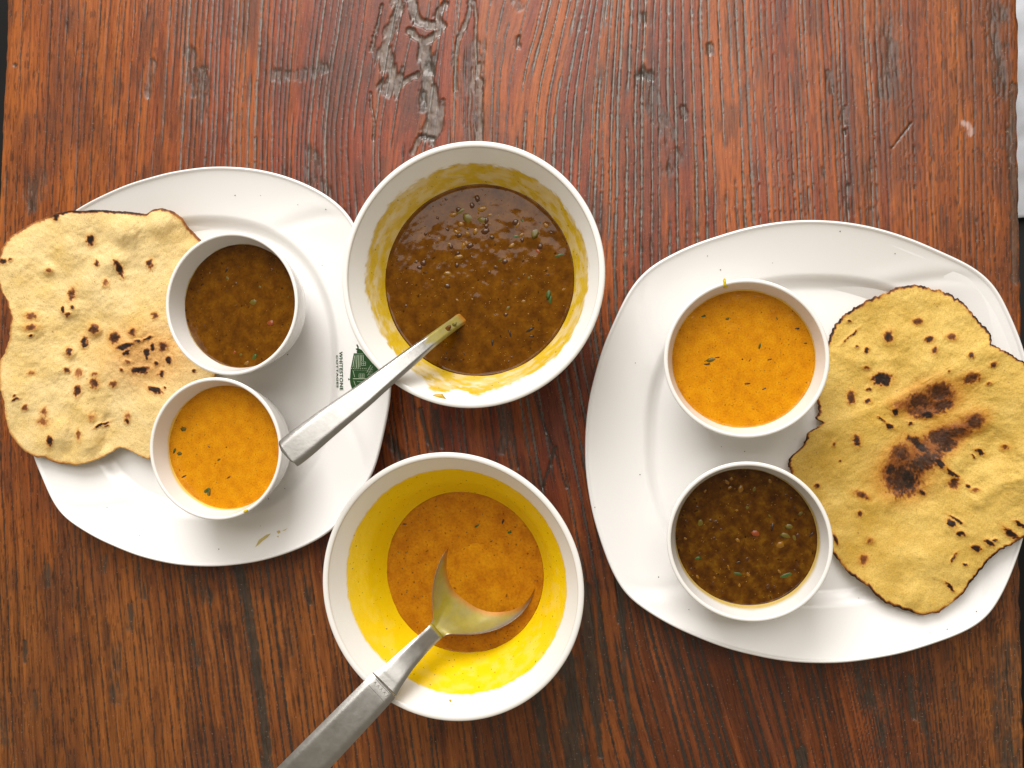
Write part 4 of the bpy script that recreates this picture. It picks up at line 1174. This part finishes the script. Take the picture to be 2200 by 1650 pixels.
def ribbon(rows, ns, thick, film=None):
    """rows: (px, py, z, half width px, crown/dish in m).  Solid strip with rounded edges."""
    rows = np.array(rows, float)
    # resample smoothly
    t = np.arange(len(rows))
    tt = np.linspace(0, len(rows) - 1, (len(rows) - 1) * 8 + 1)

    def cr(c):
        y = rows[:, c]
        m = np.gradient(y)
        i = np.clip(tt.astype(int), 0, len(rows) - 2)
        u = tt - i
        return (2 * u**3 - 3 * u**2 + 1) * y[i] + (u**3 - 2 * u**2 + u) * m[i] + (-2 * u**3 + 3 * u**2) * y[i + 1] + (u**3 - u**2) * m[i + 1]
    px, py, z, hw, cw = (cr(c) for c in range(5))
    ctrp = P(px, py, z)
    hwm = np.maximum(hw, .6) * np.linalg.norm(ctrp - CAM, axis=1) / F * .985
    tan = np.gradient(ctrp, axis=0)
    side = np.stack([tan[:, 1], -tan[:, 0], 0 * tan[:, 0]], 1)
    side /= np.linalg.norm(side, axis=1)[:, None]
    tan /= np.linalg.norm(tan, axis=1)[:, None]
    nor = np.cross(side, tan)
    s = np.sin(np.linspace(-1, 1, ns) * math.pi / 2)
    return ctrp, hwm, cw, side, nor, s


def spoon_mesh(name, rows, thing, thick=.0020, ns=25, film=None, bevel=.0009, roll=None, wet=None):
    c, hw, cw, side, nor, s = ribbon(rows, ns, thick)
    n = len(c)
    bev = -bevel * np.clip((np.abs(s) - .66) / .34, 0, 1) ** 1.3
    th = np.full(n, thick)
    dish = cw[:, None] * (1 - np.abs(s[None]) ** (3.2 if roll else 2))
    if roll:
        dish = dish + roll * np.linspace(0, 1, n)[:, None] ** .6 * np.clip(s[None] + .15, -.2, 1.2)
    edge = np.where(cw < 0, .25, 1.0)[:, None]
    top = c[:, None] + side[:, None] * (s[None, :, None] * hw[:, None, None]) + nor[:, None] * (dish + bev[None] * edge)[..., None]
    thk = thick * (.35 + .65 * np.sqrt(np.clip(1 - s ** 2, 0, 1)))
    bot = top - nor[:, None] * thk[None, :, None]
    V = np.concatenate([top.reshape(-1, 3), bot.reshape(-1, 3)])
    f = [grid_faces(n, ns), grid_faces(n, ns, off=n * ns, flip=True)]
    idx = np.concatenate([np.arange(ns), np.arange(1, n) * ns + ns - 1, (n - 1) * ns + np.arange(ns - 2, -1, -1), np.arange(n - 2, 0, -1) * ns])
    nx = np.roll(idx, -1)
    f.append(np.stack([idx, idx + n * ns, nx + n * ns, nx], 1))
    fm = np.zeros((n, ns))
    if film is not None:
        q = np.linspace(0, 1, n)
        fm = film(np.repeat(q[:, None], ns, 1), np.repeat(s[None], n, 0))
    sc = np.zeros(len(V)) if wet is None else (1 - sstep(.0001, .0036, V[:, 2] - wet + .0016 * (fbm(V[:, 0] * 500, V[:, 1] * 500, 3, 3) - .5))) ** 1.3
    o = mesh_np(name, V, f, STEEL, None, dict(film=np.concatenate([fm.ravel(), fm.ravel()]), sauce=sc))
    adopt(o, thing)
    return o


sp_t = empty('serving_spoon', tuple(P(613, 973, .086)), 'plain steel spoon handle leaning out of the brown dal over the printed plate', 'spoon')
spoon_mesh('handle', [(613, 979, .0860, 20, 0), (616, 976, .0860, 30, 0), (621, 972, .0857, 33.5, 0), (650, 949, .0838, 34, 0), (690, 917, .0808, 32, 0), (729, 887, .0775, 29.5, 0), (775, 852, .0730, 26.5, 0), (818, 817, .0680, 23.5, 0), (855, 787, .0632, 21, 0), (895, 755, .0575, 18, 0), (925, 732, .0525, 15.5, 0), (955, 709, .0465, 14, 0), (980, 691, .0400, 13.5, 0), (996, 680, .0355, 15, 0), (1012, 670, .030, 19, 0), (1035, 657, .022, 22, 0)],
           sp_t, .0024, 25, lambda q, s: sstep(.665, .69, q + .03 * (1 - s * s) + .05 * (fbm(s * 2.2 + 3, q * 9, 4, 3) - .5)) * (.7 + .3 * fbm(s * 6, q * 40, 2, 3)), .0013, None, z_t)
spoon_mesh('spoon_bowl', [(1035, 657, .0215, 22, -.0004), (1050, 648, .0175, 36, -.003), (1068, 636, .0155, 50, -.0055), (1088, 622, .0145, 56, -.0065), (1108, 608, .0145, 52, -.006), (1124, 597, .0150, 36, -.004), (1132, 591, .0155, 14, -.001)],
           sp_t, .0012, 21, lambda q, s: 1 + 0 * q)
p = P(962, 706, .0455); blob('curry_smudge', (p[0], p[1], .0458), .0016, DAL, sp_t, 1.7, .8, .12, .62, 21)
p = P(976, 697, .0425); blob('herb_bit', (p[0], p[1], .0425), .0012, OLIVE, sp_t, 1.4, .8, .25, .6, 22)

sp_l = empty('serving_spoon', tuple(P(650, 1650, .080)), 'large steel spoon with an engraved zigzag band resting in the yellow coated bowl', 'spoon')
hl = [(500, 1812, .0890, 37, 0), (560, 1748, .0860, 37.5, 0), (655, 1648, .0800, 36.5, 0), (740, 1560, .0730, 35.5, 0), (800, 1498, .0670, 34.5, .0), (826, 1471, .0636, 33.5, 0)]
spoon_mesh('handle', hl, sp_l, .0024, 25, None, .0011)
spoon_mesh('neck', [(826.5, 1470.5, .0634, 32.5, 0), (836, 1460, .0620, 29, 0), (846, 1449, .0605, 26.5, 0), (870, 1422, .0560, 22.5, 0), (900, 1391, .0495, 19.5, 0), (924, 1368, .0435, 18, 0), (940, 1353, .0395, 18.5, 0)], sp_l, .0022, 21,
           lambda q, s: sstep(.93, .965, q + .03 * (fbm(s * 3, q * 4, 2) - .5)), .0006)


def axis_pt(t):
    return 938 + .685 * t, 1355 - .729 * t


bw = [(0, 19, -.0002), (12, 22, -.0006), (30, 40, -.0022), (55, 64, -.0045), (85, 84, -.0068), (120, 98, -.0085), (155, 103, -.0092), (190, 98, -.0088), (222, 84, -.0070), (248, 62, -.0045), (266, 36, -.002), (276, 10, -.0003)]
spoon_mesh('spoon_bowl', [(*axis_pt(t), .0392 - .0172 * min(t, 165) / 165 - .007 * max(0, t - 165) / 110, w_, dsh) for t, w_, dsh in bw], sp_l, .0011, 41,
           lambda q, s: np.clip(.7 + .4 * fbm(s * 4, q * 9, 3, 3), 0, 1) * (1 - .75 * sstep(.90, .97, abs(s))), .0002, .0048, z_l)
# engraved band: two lines and a zigzag pressed into the handle top
def on_handle(u, s):
    """u: 0..1 along the band (pixel axis), s: -1..1 across the handle"""
    x0, y0, x1, y1 = 800, 1498, 826, 1471
    cx, cy = x0 + (x1 - x0) * u, y0 + (y1 - y0) * u
    z = .0670 + (.0636 - .0670) * u
    q0 = P(cx, cy, z)
    tn = P(x1, y1, .0636) - P(x0, y0, .0670)
    sd = np.array([tn[1], -tn[0], 0]); sd /= np.linalg.norm(sd)
    tn /= np.linalg.norm(tn)
    nm = np.cross(sd, tn)
    hwm = (34.5 - u) * np.linalg.norm(q0 - CAM) / F * .985
    return q0 + sd * s * hwm + nm * .00012


def band_line(pts, w):
    V, Fc = [], []
    for (u0, s0), (u1, s1) in zip(pts[:-1], pts[1:]):
        a, b = on_handle(u0, s0), on_handle(u1, s1)
        d = b - a; d /= np.linalg.norm(d)
        nrm = np.cross(d, (0, 0, 1)); nrm /= np.linalg.norm(nrm)
        k = len(V)
        V += [a + nrm * w / 2, b + nrm * w / 2, b - nrm * w / 2, a - nrm * w / 2]
        Fc.append((k, k + 1, k + 2, k + 3))
    o = mesh_np('engraved_line', V, [np.array(Fc)], ENGRAVE, None, smooth=False)
    adopt(o, sp_l)


band_line([(.98, -.64), (.98, .64)], .0005)
band_line([(.30, -.64), (.30, .64)], .0005)
band_line([(.86, -.64), (.86, .64)], .0003)
band_line([(.42 + .34 * (i % 2), -.6 + .133 * i) for i in range(10)], .00035)

# curry lying in the spoon: a shallow lens that fills the dish up to its waterline
SPOON_CURRY = mat_curry('spoon_curry', (0.34, 0.110, 0.001), (0.43, 0.160, 0.002), (0.49, 0.205, 0.003), 110.0, 700.0, 0.18, 0.15)
ts = np.linspace(0, 1, 120, endpoint=False) * 2 * math.pi
ox, oy = axis_pt(176)
ring_px = [(ox + .685 * 112 * math.cos(a) + .729 * 99 * math.sin(a), oy - .729 * 112 * math.cos(a) + .685 * 99 * math.sin(a)) for a in ts]
rp = np.array([P(x, y, z_l + .0005) for x, y in ring_px])
cc = rp.mean(0)
levels = np.linspace(.01, 1, 26)
axd = P(*axis_pt(266), z_l)[:2] - P(*axis_pt(66), z_l)[:2]
axd /= np.hypot(*axd)
V = []
for k in levels:
    q = (rp[:, :2] - cc[:2]) * k
    al = (q @ axd) / .029
    V.append(np.concatenate([cc[:2] + q, (z_l + .0012 * (1 - k ** 3) - .0014 * sstep(-.55, .75, al) - .0006 * k ** 6)[:, None]], 1))
V = np.concatenate(V)
sc_t = empty('spooned_curry', tuple(cc), 'lighter orange curry pooled in the bowl of the large engraved spoon', 'curry')
adopt(mesh_np('curry_surface', V, grid_faces(len(levels), 120, wrap=True), SPOON_CURRY), sc_t)


# specks and crumbs on the plates
def crumbs(pl, thing, pts, mat, seed):
    rg = np.random.default_rng(seed)
    V, Fc = [], []
    for x, y in pts:
        w = on_plate(pl, np.array(float(x)), np.array(float(y)), .0001)
        r = rg.uniform(.00022, .00045)
        k = len(V)
        V += [tuple(w + r * np.array(q)) for q in ((1, 0, 0), (0, 1.3, 0), (-1.1, 0, 0), (0, -.8, 0), (0, 0, .7))]
        Fc += [(k, k + 1, k + 4), (k + 1, k + 2, k + 4), (k + 2, k + 3, k + 4), (k + 3, k, k + 4)]
    o = mesh_np('crumb', V, [np.array(Fc)], mat)
    o['kind'] = 'stuff'
    adopt(o, thing)


crumbs(pl_L, plate_l, [(692, 570), (618, 762), (560, 420), (505, 420), (640, 440), (655, 640), (577, 1072), (300, 1150), (230, 1090), (560, 1130), (470, 1180), (612, 1050), (720, 930), (700, 450)], SEED, 1)
crumbs(pl_R, plate_r, [(1365, 780), (1520, 550), (1548, 580), (1660, 565), (1278, 1090), (1375, 1020), (1480, 1310), (1845, 1285), (1998, 1360), (2035, 1352), (2098, 1314), (1550, 960), (1600, 970), (1415, 1240), (1923, 545), (1805, 497)], SEED, 2)
